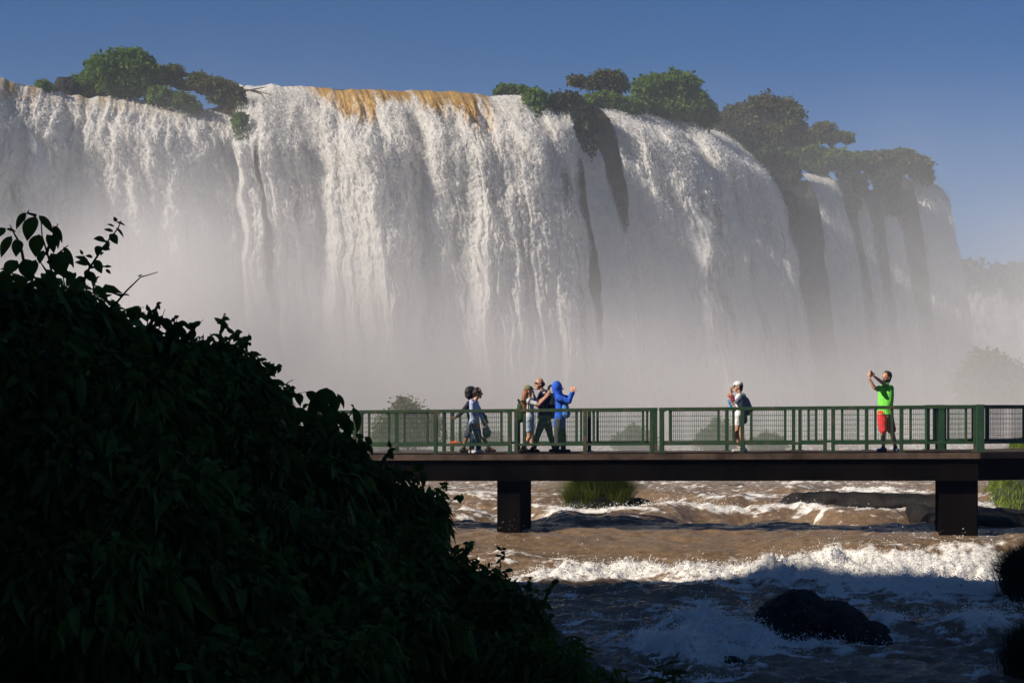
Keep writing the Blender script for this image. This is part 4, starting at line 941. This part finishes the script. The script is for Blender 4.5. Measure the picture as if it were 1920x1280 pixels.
ledge('dark sloping bank rock under the grass to the right of the right pier', [(1700,975,41),(1780,985,40),(1850,985,40),(1935,985,40.5),(2050,990,41)], .40, 1.3, 4.0)

# ================================================================== VEGETATION ON THE FALLS
def shrub(name, label, cat, blobs, n, size, mat, Y, group, r0=.09, base=None, **kw):
    n = int(n*1.9); size *= .70
    B = [pxblob(b[0], b[1], Y+(b[4] if len(b) > 4 else 0), b[2], b[3], (b[2]+b[3])*.5) for b in blobs]
    if base is None: base = (blobs[0][0], blobs[0][1]+blobs[0][3]*1.05)
    tree(name, label, cat, tuple(at(base[0], base[1], Y)), B, n, size, M[mat], r0, group, 'stem' if name != 'tree' else 'trunk', **kw)
CG = 'plants along the lip of the falls'
shrub('shrub', 'biggest bright green rounded shrub on the lip of the left fall', 'shrub', [(205,135,42,36),(245,125,46,34),(280,148,28,28),(165,158,30,20),(228,160,58,20),(150,165,18,12)], 9000, .34, 'leafmid', 90, CG)
rock('rock', 'dark reddish rock at the left foot of the biggest shrub on the lip', at(128, 166, 89.6), (.75,.6,.62), 'rock', 3)
shrub('shrub', 'small brownish shrub touching the right side of the biggest shrub', 'shrub', [(322,137,22,15),(305,142,20,14)], 2200, .26, 'leafolive', 91, CG)
shrub('shrub', 'dark shrub leaning over the water below the biggest shrub', 'shrub', [(300,178,26,14),(335,188,28,13),(358,198,18,8)], 3400, .26, 'leafmid', 89.3, CG)
shrub('shrub', 'grassy green and rust shrub on the rock beside the white cascade', 'shrub', [(372,150,18,14),(400,160,32,14),(432,172,22,16),(440,190,20,14),(415,178,26,14)], 5200, .26, 'leafolive', 90, CG)
rock('rock', 'black wet rock beneath the grassy rust shrub beside the cascade', at(432, 186, 90.3), (.8,.7,.5), 'rock', 6)
shrub('shrub', 'small green tuft on the rock face between left and central falls', 'shrub', [(450,228,12,18),(455,254,11,20),(460,280,8,14)], 2600, .24, 'leafmid', 87.4, CG)
shrub('shrub', 'tiny green shrub alone at the far left of the lip', 'shrub', [(80,158,12,7),(92,163,9,5)], 700, .22, 'leafmid', 88, CG)
rock('rock', 'brown rock low on the lip left of the rust shrub', at(348, 160, 91.5), (.6,.5,.3), 'rock', 12)
m = MB()
for a, b, c in (((452,168),(478,170),(508,178)),((455,172),(485,166),(500,163)),((470,170),(490,176),(497,186))): m.tube([at(*a, 90), at(*b, 89.6), at(*c, 89.4)], [.05,.035,.015], 5)
o = m.build('bare_branch', M['bark'], None, True); tag(o, 'bare dead branch sticking out right of the rust shrub', 'branch')
shrub('shrub', 'low green shrub at the right end of the golden lip', 'shrub', [(950,168,20,9),(975,170,18,9),(935,174,8,6)], 1800, .26, 'leafmid', 93.5, CG)
shrub('shrub', 'hanging green shrub left of the thin white ribbon of water', 'shrub', [(1003,183,20,17),(1006,208,17,22),(1010,238,13,22),(1016,262,9,16)], 5000, .30, 'leafmid', 91, CG, down=.9)
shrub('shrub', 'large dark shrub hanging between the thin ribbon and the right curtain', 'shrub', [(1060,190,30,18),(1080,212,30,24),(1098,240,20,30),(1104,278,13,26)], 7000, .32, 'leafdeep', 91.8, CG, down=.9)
shrub('shrub', 'green shrub under the slender spreading tree', 'shrub', [(1125,190,36,14),(1165,196,26,12),(1190,200,22,10)], 3600, .3, 'leafmid', 96.5, CG)
shrub('tree', 'slender spreading tree with a gappy reddish crown above the thin ribbon', 'tree', [(1140,148,34,15),(1112,156,22,9),(1080,150,17,8),(1150,166,22,13),(1168,160,12,8)], 3300, .30, 'leafred', 97.5, 'trees above the falls', .13, (1138,195), shell=.3)
shrub('tree', 'broad dense green tree on the lip right of the slender tree', 'tree', [(1230,165,42,24),(1272,163,38,27),(1303,198,30,26),(1215,195,40,20),(1262,203,50,22),(1325,218,20,18)], 11000, .36, 'leafmid', 100, 'trees above the falls', .2, (1255,222))
shrub('tree', 'olive brown crowned tree in the middle of the right hand trees', 'tree', [(1430,203,38,22),(1385,214,28,18),(1470,212,32,26),(1400,236,45,18),(1465,250,46,28),(1350,236,25,16)], 10500, .38, 'leafred', 112, 'trees above the falls', .22, (1440,285))
shrub('tree', 'flat topped tree at the right of the tree group', 'tree', [(1545,238,22,8),(1576,254,26,6),(1520,256,28,14),(1558,258,20,8),(1590,262,12,4)], 3600, .30, 'leafolive', 118, 'trees above the falls', .15, (1566,292), shell=.3)
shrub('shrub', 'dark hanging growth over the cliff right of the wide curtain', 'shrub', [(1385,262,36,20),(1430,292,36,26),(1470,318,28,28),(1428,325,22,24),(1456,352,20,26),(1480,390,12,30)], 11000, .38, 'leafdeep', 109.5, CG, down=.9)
shrub('shrub', 'long green hedge of shrubs below the flat topped tree', 'shrub', [(1510,290,40,16),(1560,294,40,14),(1540,305,36,16),(1600,302,30,14),(1590,320,20,16)], 8000, .36, 'leafmid', 117.5, CG)
shrub('shrub', 'olive shrub mound at the far right end of the cliff top', 'shrub', [(1640,300,44,15),(1690,298,36,16),(1722,312,24,18),(1738,330,10,14),(1660,318,36,16)], 9000, .36, 'leafolive', 118.5, CG)
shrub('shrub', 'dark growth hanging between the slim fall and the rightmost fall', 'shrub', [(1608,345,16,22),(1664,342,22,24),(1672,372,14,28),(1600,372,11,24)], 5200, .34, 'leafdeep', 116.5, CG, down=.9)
# ---- bushes on islets below the falls, seen through the railing
IG = 'shrubs on islets behind the bridge'
for px, py, rx, ry, Y, lab, mt in ((765,786,66,40,64,'tall yellow green shrub rising above the far railing near its left end','leafolive'),(895,812,50,30,71,'low hazy shrub behind the walking couple','leafolive'),(712,822,30,18,68,'small green shrub seen through the leftmost visible panel','leafmid'),
      (1190,812,40,24,71,'hazy shrub behind the paired posts in mid bridge','leafmid'),(1350,806,44,30,71,'green hazy shrub to the left of the white capped woman','leafmid'),(1440,822,34,16,69,'low hazy shrub right of the white capped woman','leafmid')):
    py += ry*.25*(ry < 35); ry *= .8 if ry < 35 else 1
    shrub('shrub', lab, 'shrub', [(px, py, rx*.6, ry),(px-rx*.5, py+ry*.35, rx*.5, ry*.7),(px+rx*.5, py+ry*.35, rx*.5, ry*.7),(px-rx*.15, py-ry*.4, rx*.25, ry*.8),(px+rx*.75, py+ry*.1, rx*.2, ry*.5),(px, py+ry*.8, rx, ry*.5)], 5200, .19, mt, Y, IG, .05, shell=.2)
    rock('rock', 'rock islet under the '+lab.split(' seen')[0].split(' behind')[0].split(' rising')[0], at(px, py+ry*1.6, Y), (rx*Y/F*.8, .9, .18), 'rock', px*.1, sub=4, group='rock islets below the falls')

# ================================================================== FAR RIGHT BANK
def farplateau():
    x = np.linspace(70, 420, 160); v = np.linspace(0, 1, 40)[:, None]
    X = x[None, :]+0*v; D = v*30+0*X; Yv = 300+12*fbm(X*.03, 1.0, 0, 3)-D*.25+3*fbm(X*.12, D*.1, 3, 3); Z = 21-D
    bk = np.array([[300.],[120],[40],[10]]); X = np.concatenate([x[None, :]+0*bk, X]); Yv = np.concatenate([300+bk+0*x[None, :], Yv]); Z = np.concatenate([np.full((4, 160), 21.2), Z])
    o = gridmesh('far_plateau', X, Yv, Z, M['cliff']); tag(o, kind='structure', label='far cliff edge across the gorge')
    # distant fall over it
    X = np.linspace(76, 400, 260)[None, :]+0*v; D = np.linspace(0, 1, 60)[:, None]*20; X = np.linspace(76, 400, 260)[None, :]+0*D
    Yv = 297+12*fbm(X*.03, 1.0, 0, 3)-D*.35-1.5*puff(X*.1, D*.05, 2, 4)-2
    o = gridmesh('waterfall', X, Yv, 20.6-D+1.2*fbm(X*.1, 2.0), M['falls'], None, dict(foam=1.1+0*X, veil=.25+.9*fbm(X*.10, D*.03, 4, 4)+.35*ss(0, 4, D)))
    tag(o, 'distant pale band of falls in the haze at the right edge', 'waterfall')
    P = np.stack([RNG.uniform(70, 400, 26000), RNG.uniform(296, 330, 26000), RNG.random(26000)**1.3], 1)
    h = 4.2+1.6*fbm(P[:, 0]*.06, P[:, 1]*.06, 0, 3)*2; P[:, 2] = 21+P[:, 2]*h
    V, Fc = leaves(P, rand_unit(len(P)), 2.0, .7); o = npmesh('far_forest', V, Fc, M['farforest'], None, False); tag(o, 'hazy forest along the far plateau', 'forest', kind='stuff')
farplateau()
shrub('tree', 'dim rounded tree in the mist above the right end of the railing', 'tree', [(1850,690,42,34),(1890,710,40,30),(1815,712,32,24),(1860,735,70,30)], 5000, .45, 'leafmid', 98, 'trees in the mist', .3, (1855,765))

# ================================================================== RIVERSIDE GRASS
def grassclump(label, px, py, Y, rx, h, n, mat, hgt=.3, w=.012, lean=.8, seed=1):
    c = at(px, py, Y); root = empty('grass_clump', tuple(c), label, 'grass', 'grass clumps by the river'); r = rx*Y/F
    o = rock('soil_mound', '', (c.x, c.y, c.z-.05), (r*.85, r*.6, hgt), 'soil', seed, .2, 4, root)
    pts = []
    for _ in range(80):
        a = random.random()*6.283; q = random.random()**.6; pts.append((c.x+math.cos(a)*r*.8*q, c.y+math.sin(a)*r*.5*q, c.z+hgt*(1-q*q)*.9-.05))
    grass_mesh(pts, n, h, .06, M[mat], root, 'blades', lean, w)
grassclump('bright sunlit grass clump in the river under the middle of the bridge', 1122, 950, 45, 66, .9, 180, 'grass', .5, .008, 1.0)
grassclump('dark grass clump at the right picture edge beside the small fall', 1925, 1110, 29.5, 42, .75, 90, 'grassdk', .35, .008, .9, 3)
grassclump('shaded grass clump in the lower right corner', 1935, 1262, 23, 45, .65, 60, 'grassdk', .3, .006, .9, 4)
def rightbank():
    x = np.linspace(10.6, 34, 110); y = np.linspace(39, 58, 90); X, Y = np.meshgrid(x, y)
    Z = -3.3+2.1*ss(.277*Y, .277*Y+1.4, X+.3*fbm(Y*.5, 2.0))*ss(38.8, 45, Y)*ss(58, 52, Y)+.12*fbm(X*.8, Y*.8, 2, 3)
    gridmesh('right_bank', X, Y, Z, M['hill']); bpy.data.objects['right_bank']['kind'] = 'structure'
    n = 9000; px_ = RNG.uniform(11.2, 33, n); py_ = RNG.uniform(40.6, 56, n)
    zz = -3.3+2.1*ss(.277*py_, .277*py_+1.4, px_+.3*fbm(py_*.5, 2.0))*ss(38.8, 45, py_)*ss(58, 52, py_)+.12*fbm(px_*.8, py_*.8, 2, 3)
    o = grass_mesh(np.stack([px_, py_, zz], 1)[(zz > -3.1)], 10, .28, .07, M['grass'], None, 'grass', .9, .010); tag(o, 'sunlit grass covering the bank right of the right pier', 'grass', kind='stuff')
rightbank()

# ================================================================== NEAR DARK SHRUBS
NG = 'dark shrubs on the near bank'
def bladeleaf(V, Fc, a, b, w, sag=.12, twist=0):
    a = Vector(a); b = Vector(b); d = b-a; L = d.length; s_ = Vector((-d.z, 0, d.x)).normalized()
    n = 7; i0 = len(V)
    for k in range(n+1):
        t = k/n; c = a+d*t+Vector((s_.x*sag*L*4*t*(1-t)*.5, -.25*w*math.sin(t*3), s_.z*sag*L*4*t*(1-t)*.5)); ww = w*.5*(math.sin(math.pi*min(1, t*1.02)**.8)**.8 if 0 < t < 1 else .02)
        V += [c-s_*ww+Vector((0, .3*ww, 0)), c, c+s_*ww+Vector((0, .3*ww, 0))]
    for k in range(n):
        i = i0+3*k; Fc += [[i, i+1, i+4, i+3], [i+1, i+2, i+5, i+4]]
def near(label, blobs, n, size, base, r0=.03, **kw):
    B = [pxblob(px, py, Y, rx, ry, (rx+ry)*.55) for px, py, Y, rx, ry in blobs]
    root = empty('broadleaf_shrub', tuple(at(*base)), label, 'shrub', NG)
    limbs(root, at(*base), B, r0, M['stem'], 'stem')
    crown_mesh(B, n, size, M['leafdark'], root, 'foliage', .35, 1, True, .42, .55, .75)
    crown_mesh(B, n, size*.5, M['leafdark'], root, 'small_leaves', .5, 1, True, .6, .3, .2)
    for k in range(14):
        V = []; Fc = []
        b = random.choice(B); a = random.uniform(-.25, 2.6); r_ = .8; c = Vector(b[0])+Vector((math.cos(a)*b[1]*r_, random.uniform(-.3, .3)*b[2], math.sin(a)*b[3]*r_)); L = random.uniform(.10, .24)+.2*b[3]
        d = Vector((math.cos(a)*.7+random.uniform(-.4, .4), random.uniform(-.3, .3), math.sin(a)+.3)).normalized(); e = c+d*L; md = c.lerp(e, .5)+Vector((0, 0, .03))
        m = MB(); m.tube([c, md, e], [.006, .004, .002], 5); V += m.V; Fc += m.F
        lf = size*random.uniform(.35, .95)
        for j in range(random.randint(5, 11)):
            t = random.random()*.6; q = e.lerp(md, t*2) if t < .5 else md.lerp(c, (t-.5)*2); g_ = Vector((random.uniform(-1, 1), random.uniform(-.5, .5), random.uniform(-1.1, .35))).normalized()*lf*random.uniform(.6, 1.1); bladeleaf(V, Fc, q, q+g_, lf*.42, .2)
        me = bpy.data.meshes.new('twig'); me.from_pydata([tuple(v) for v in V], [], Fc); me.update(); link('twig', me, M['leafdark'], root, True)
near('tall dark shrub filling the left edge below the big leaved sprig', [(-70,600,12,110,90),(50,605,12,110,80),(140,600,12.3,75,70),(190,640,12.4,60,60),(10,720,11.7,180,120),(170,740,12,130,90)], 5200, .15, (60,800,12))
near('dark shrub with drooping leaves where the left outline starts falling', [(262,672,13,62,62),(320,690,13,60,60),(250,760,12.6,120,80)], 3400, .14, (280,820,13))
near('dark shrub with small leaves and gaps on the shoulder of the bank', [(385,690,13.5,62,60),(440,712,13.6,52,62),(400,770,13.2,110,80)], 3800, .12, (400,830,13.3))
near('dark shrub whose right edge hangs down just left of the railing', [(478,762,13.8,48,66),(500,810,13.8,62,60),(430,860,13,110,80)], 3400, .13, (470,900,13.4))
near('dark shrub growing across the left end of the railing', [(560,842,14,50,42),(615,842,14,46,42),(650,880,14.2,38,52),(570,900,13.6,110,80)], 3800, .13, (590,960,13.8))
near('dark shrub reaching right in front of the bridge beam', [(690,930,14.5,60,58),(745,955,14.8,52,46),(800,962,15,36,46),(720,1030,14.4,90,60)], 3400, .13, (700,1060,14.5))
near('low dark shrub sloping to the foaming water left of the left pier', [(860,1110,14.2,70,56),(925,1120,14.2,55,50),(780,1080,14,90,70),(880,1190,13.6,120,70)], 4600, .11, (850,1240,13.8))
near('feathery dark shrub at the waterline beneath the left pier', [(985,1180,13.6,42,70),(960,1250,13,90,60),(1040,1262,12.8,60,36)], 3000, .10, (960,1330,13))
near('dark shrub in the middle of the bank foreground', [(620,1080,12.6,130,100),(500,1020,12.4,120,100),(700,1180,12,150,90)], 4200, .14, (600,1240,12))
near('dark shrub in the lower left corner', [(60,900,11.2,190,130),(260,950,11.4,170,130),(120,1120,10.6,230,150)], 4800, .15, (150,1300,10.8))
near('dark shrub low in the foreground left of centre', [(380,1120,11.4,180,120),(560,1240,11,190,70),(330,1260,10.6,200,70)], 4400, .14, (400,1380,11))
# explicit big leaved sprigs against the mist
def sprig(label, conv, Y, stems, lv, group='sprigs standing out against the mist'):
    root = empty('sprig', tuple(at(*conv(*stems[0][0]), Y)), label, 'sprig', group)
    m = MB()
    for st in stems:
        m.tube([at(*conv(*q), Y)+Vector((0, .03*i, 0)) for i, q in enumerate(st)], [.011-.008*i/(len(st)-1) for i in range(len(st))] if len(st) > 1 else .01, 6)
    m.build('stem', M['stem'], root, True)
    V = []; Fc = []; k0 = (conv(1, 0)[0]-conv(0, 0)[0])*Y/F
    for i, (a, b, w) in enumerate(lv):
        A = at(*conv(*a), Y); B_ = at(*conv(*b), Y); B_.y += random.uniform(-.08, .08); bladeleaf(V, Fc, A, B_, w*k0, random.uniform(.05, .22)*(1 if b[0] > a[0] else -1))
    me = bpy.data.meshes.new('leaves'); me.from_pydata([tuple(v) for v in V], [], Fc); me.update(); link('leaves', me, M['leafdark'], root, True)
c1 = lambda x, y: (x/3.37, 380+y/3.37); c2 = lambda x, y: (300+x/3.048, 560+y/3.048)
sprig('sprig of big drooping leaves at the left edge against the falls', c1, 10.5, [[(330,560),(325,470),(290,340),(240,200),(225,75)],[(325,480),(245,370)],[(300,380),(360,320),(415,262)],[(290,330),(320,220),(350,125)],[(160,420),(120,260),(75,195),(35,130)],[(330,560),(210,470),(140,380)],[(225,80),(165,62),(165,40)]],
  [((165,62),(88,165),45),((165,65),(135,118),18),((225,85),(180,245),95),((245,80),(325,190),50),((295,200),(350,325),62),((335,145),(372,295),44),((345,145),(405,262),32),((250,200),(215,340),98),((75,210),(0,345),62),((95,232),(125,350),78),((35,160),(-20,230),55),((40,165),(82,178),20),
   ((400,278),(485,420),42),((380,305),(425,450),74),((150,355),(195,490),112),((275,300),(262,390),52),((110,365),(50,460),88),((320,320),(390,470),104),((225,360),(205,490),80),((300,420),(350,560),70),((60,430),(-10,520),80),((420,430),(470,540),60),((140,460),(120,560),80),((230,470),(260,570),80),((350,470),(330,570),80),((25,480),(40,570),90),((480,440),(440,540),50)])
sprig('upright sprig of small round leaves beside the big drooping leaves', c1, 11.5, [[(500,600),(540,440),(590,350),(650,250),(720,150),(733,98)],[(560,410),(640,400),(690,400)],[(570,400),(520,330)],[(650,240),(690,250)]],
  [((733,122),(727,92),26),((735,122),(780,142),15),((732,158),(772,218),18),((722,152),(682,140),14),((716,182),(660,172),22),((692,198),(742,264),54),((665,240),(602,234),36),((682,250),(688,302),24),((640,276),(598,332),50),((640,285),(702,300),40),((640,312),(652,342),24),((600,362),(655,452),58),((660,405),(698,400),18),((668,420),(692,448),22),
   ((560,372),(488,345),30),((560,392),(488,382),34),((520,330),(510,298),20),((585,345),(540,338),22),((540,440),(600,500),60),((530,470),(480,520),50),((600,520),(680,640),48),((540,500),(500,580),50),((570,450),(612,480),30),((560,420),(540,480),40)])
sprig('wiry bare twig with three tiny leaves left of the white mist', c1, 12, [[(680,680),(730,630),(790,550),(870,465),(975,430)],[(760,585),(700,568)],[(765,582),(800,580)]], [((790,578),(810,588),11),((760,582),(730,574),11),((718,572),(684,566),12),((870,466),(900,455),10)])
sprig('small twig with paired leaves just left of the railing end', c2, 13.4, [[(600,680),(610,600),(612,520),(650,520),(700,490),(748,460)],[(612,560),(640,540)]], [((612,485),(584,548),24),((640,545),(692,608),32),((622,515),(642,562),18),((655,515),(660,495),10),((720,490),(728,522),10),((690,498),(680,480),9),((610,600),(660,640),30),((600,610),(570,650),26)])
sprig('cluster of big drooping leaves in front of the left end of the railing', c2, 12.6, [[(960,860),(965,700),(955,600),(950,508)],[(965,700),(1010,610),(1010,545)],[(970,780),(1070,690),(1105,615)],[(960,740),(900,640)]],
  [((948,508),(838,665),52),((945,512),(880,640),60),((952,508),(935,650),80),((960,512),(985,640),60),((1012,542),(1046,628),26),((990,548),(1012,650),52),((1102,618),(1132,770),46),((1040,640),(1078,772),58),((905,560),(872,690),64),((1092,690),(1070,800),60),((780,660),(842,720),50),((950,600),(960,740),80),((1000,640),(1040,740),50),((1010,560),(990,660),40),((1108,615),(1085,605),12),((900,660),(930,780),60),((1000,700),(990,820),70)])
def narrow(label, spots, Y, group='narrow leaved sprigs at the bottom'):
    root = empty('sprig', tuple(at(spots[0][0], 1290, Y)), label, 'sprig', group); m = MB(); V = []; Fc = []
    for px, py in spots:
        b = at(px-20, py+90, Y); t = at(px, py, Y); m.tube([b, b.lerp(t, .6)+Vector((.02, 0, .02)), t], [.006, .004, .002], 5)
        for k in range(15):
            q = t.lerp(b, random.random()*.6); a = random.uniform(-2.6, .0) if k % 2 else random.uniform(-3.6, .6); L = random.uniform(.07, .16)
            e = q+Vector((math.cos(a)*L, random.uniform(-.05, .05), math.sin(a)*L*.7-.01)); bladeleaf(V, Fc, q, e, .020, .15)
    m.build('stem', M['stem'], root, True); me = bpy.data.meshes.new('leaves'); me.from_pydata([tuple(v) for v in V], [], Fc); me.update(); link('leaves', me, M['leafdark'], root, True)
narrow('narrow leaved sprig poking up over the near rapids at bottom centre', [(1070,1190),(1085,1210),(1055,1205),(1075,1235),(1050,1240)], 12)
narrow('narrow leaved sprigs along the bottom edge over white foam', [(1150,1250),(1175,1262),(1130,1262),(1120,1245),(1200,1272)], 11.5)
narrow('rightmost narrow leaved sprig on the bottom edge', [(1245,1245),(1262,1252),(1232,1262),(1220,1272)], 11.5)
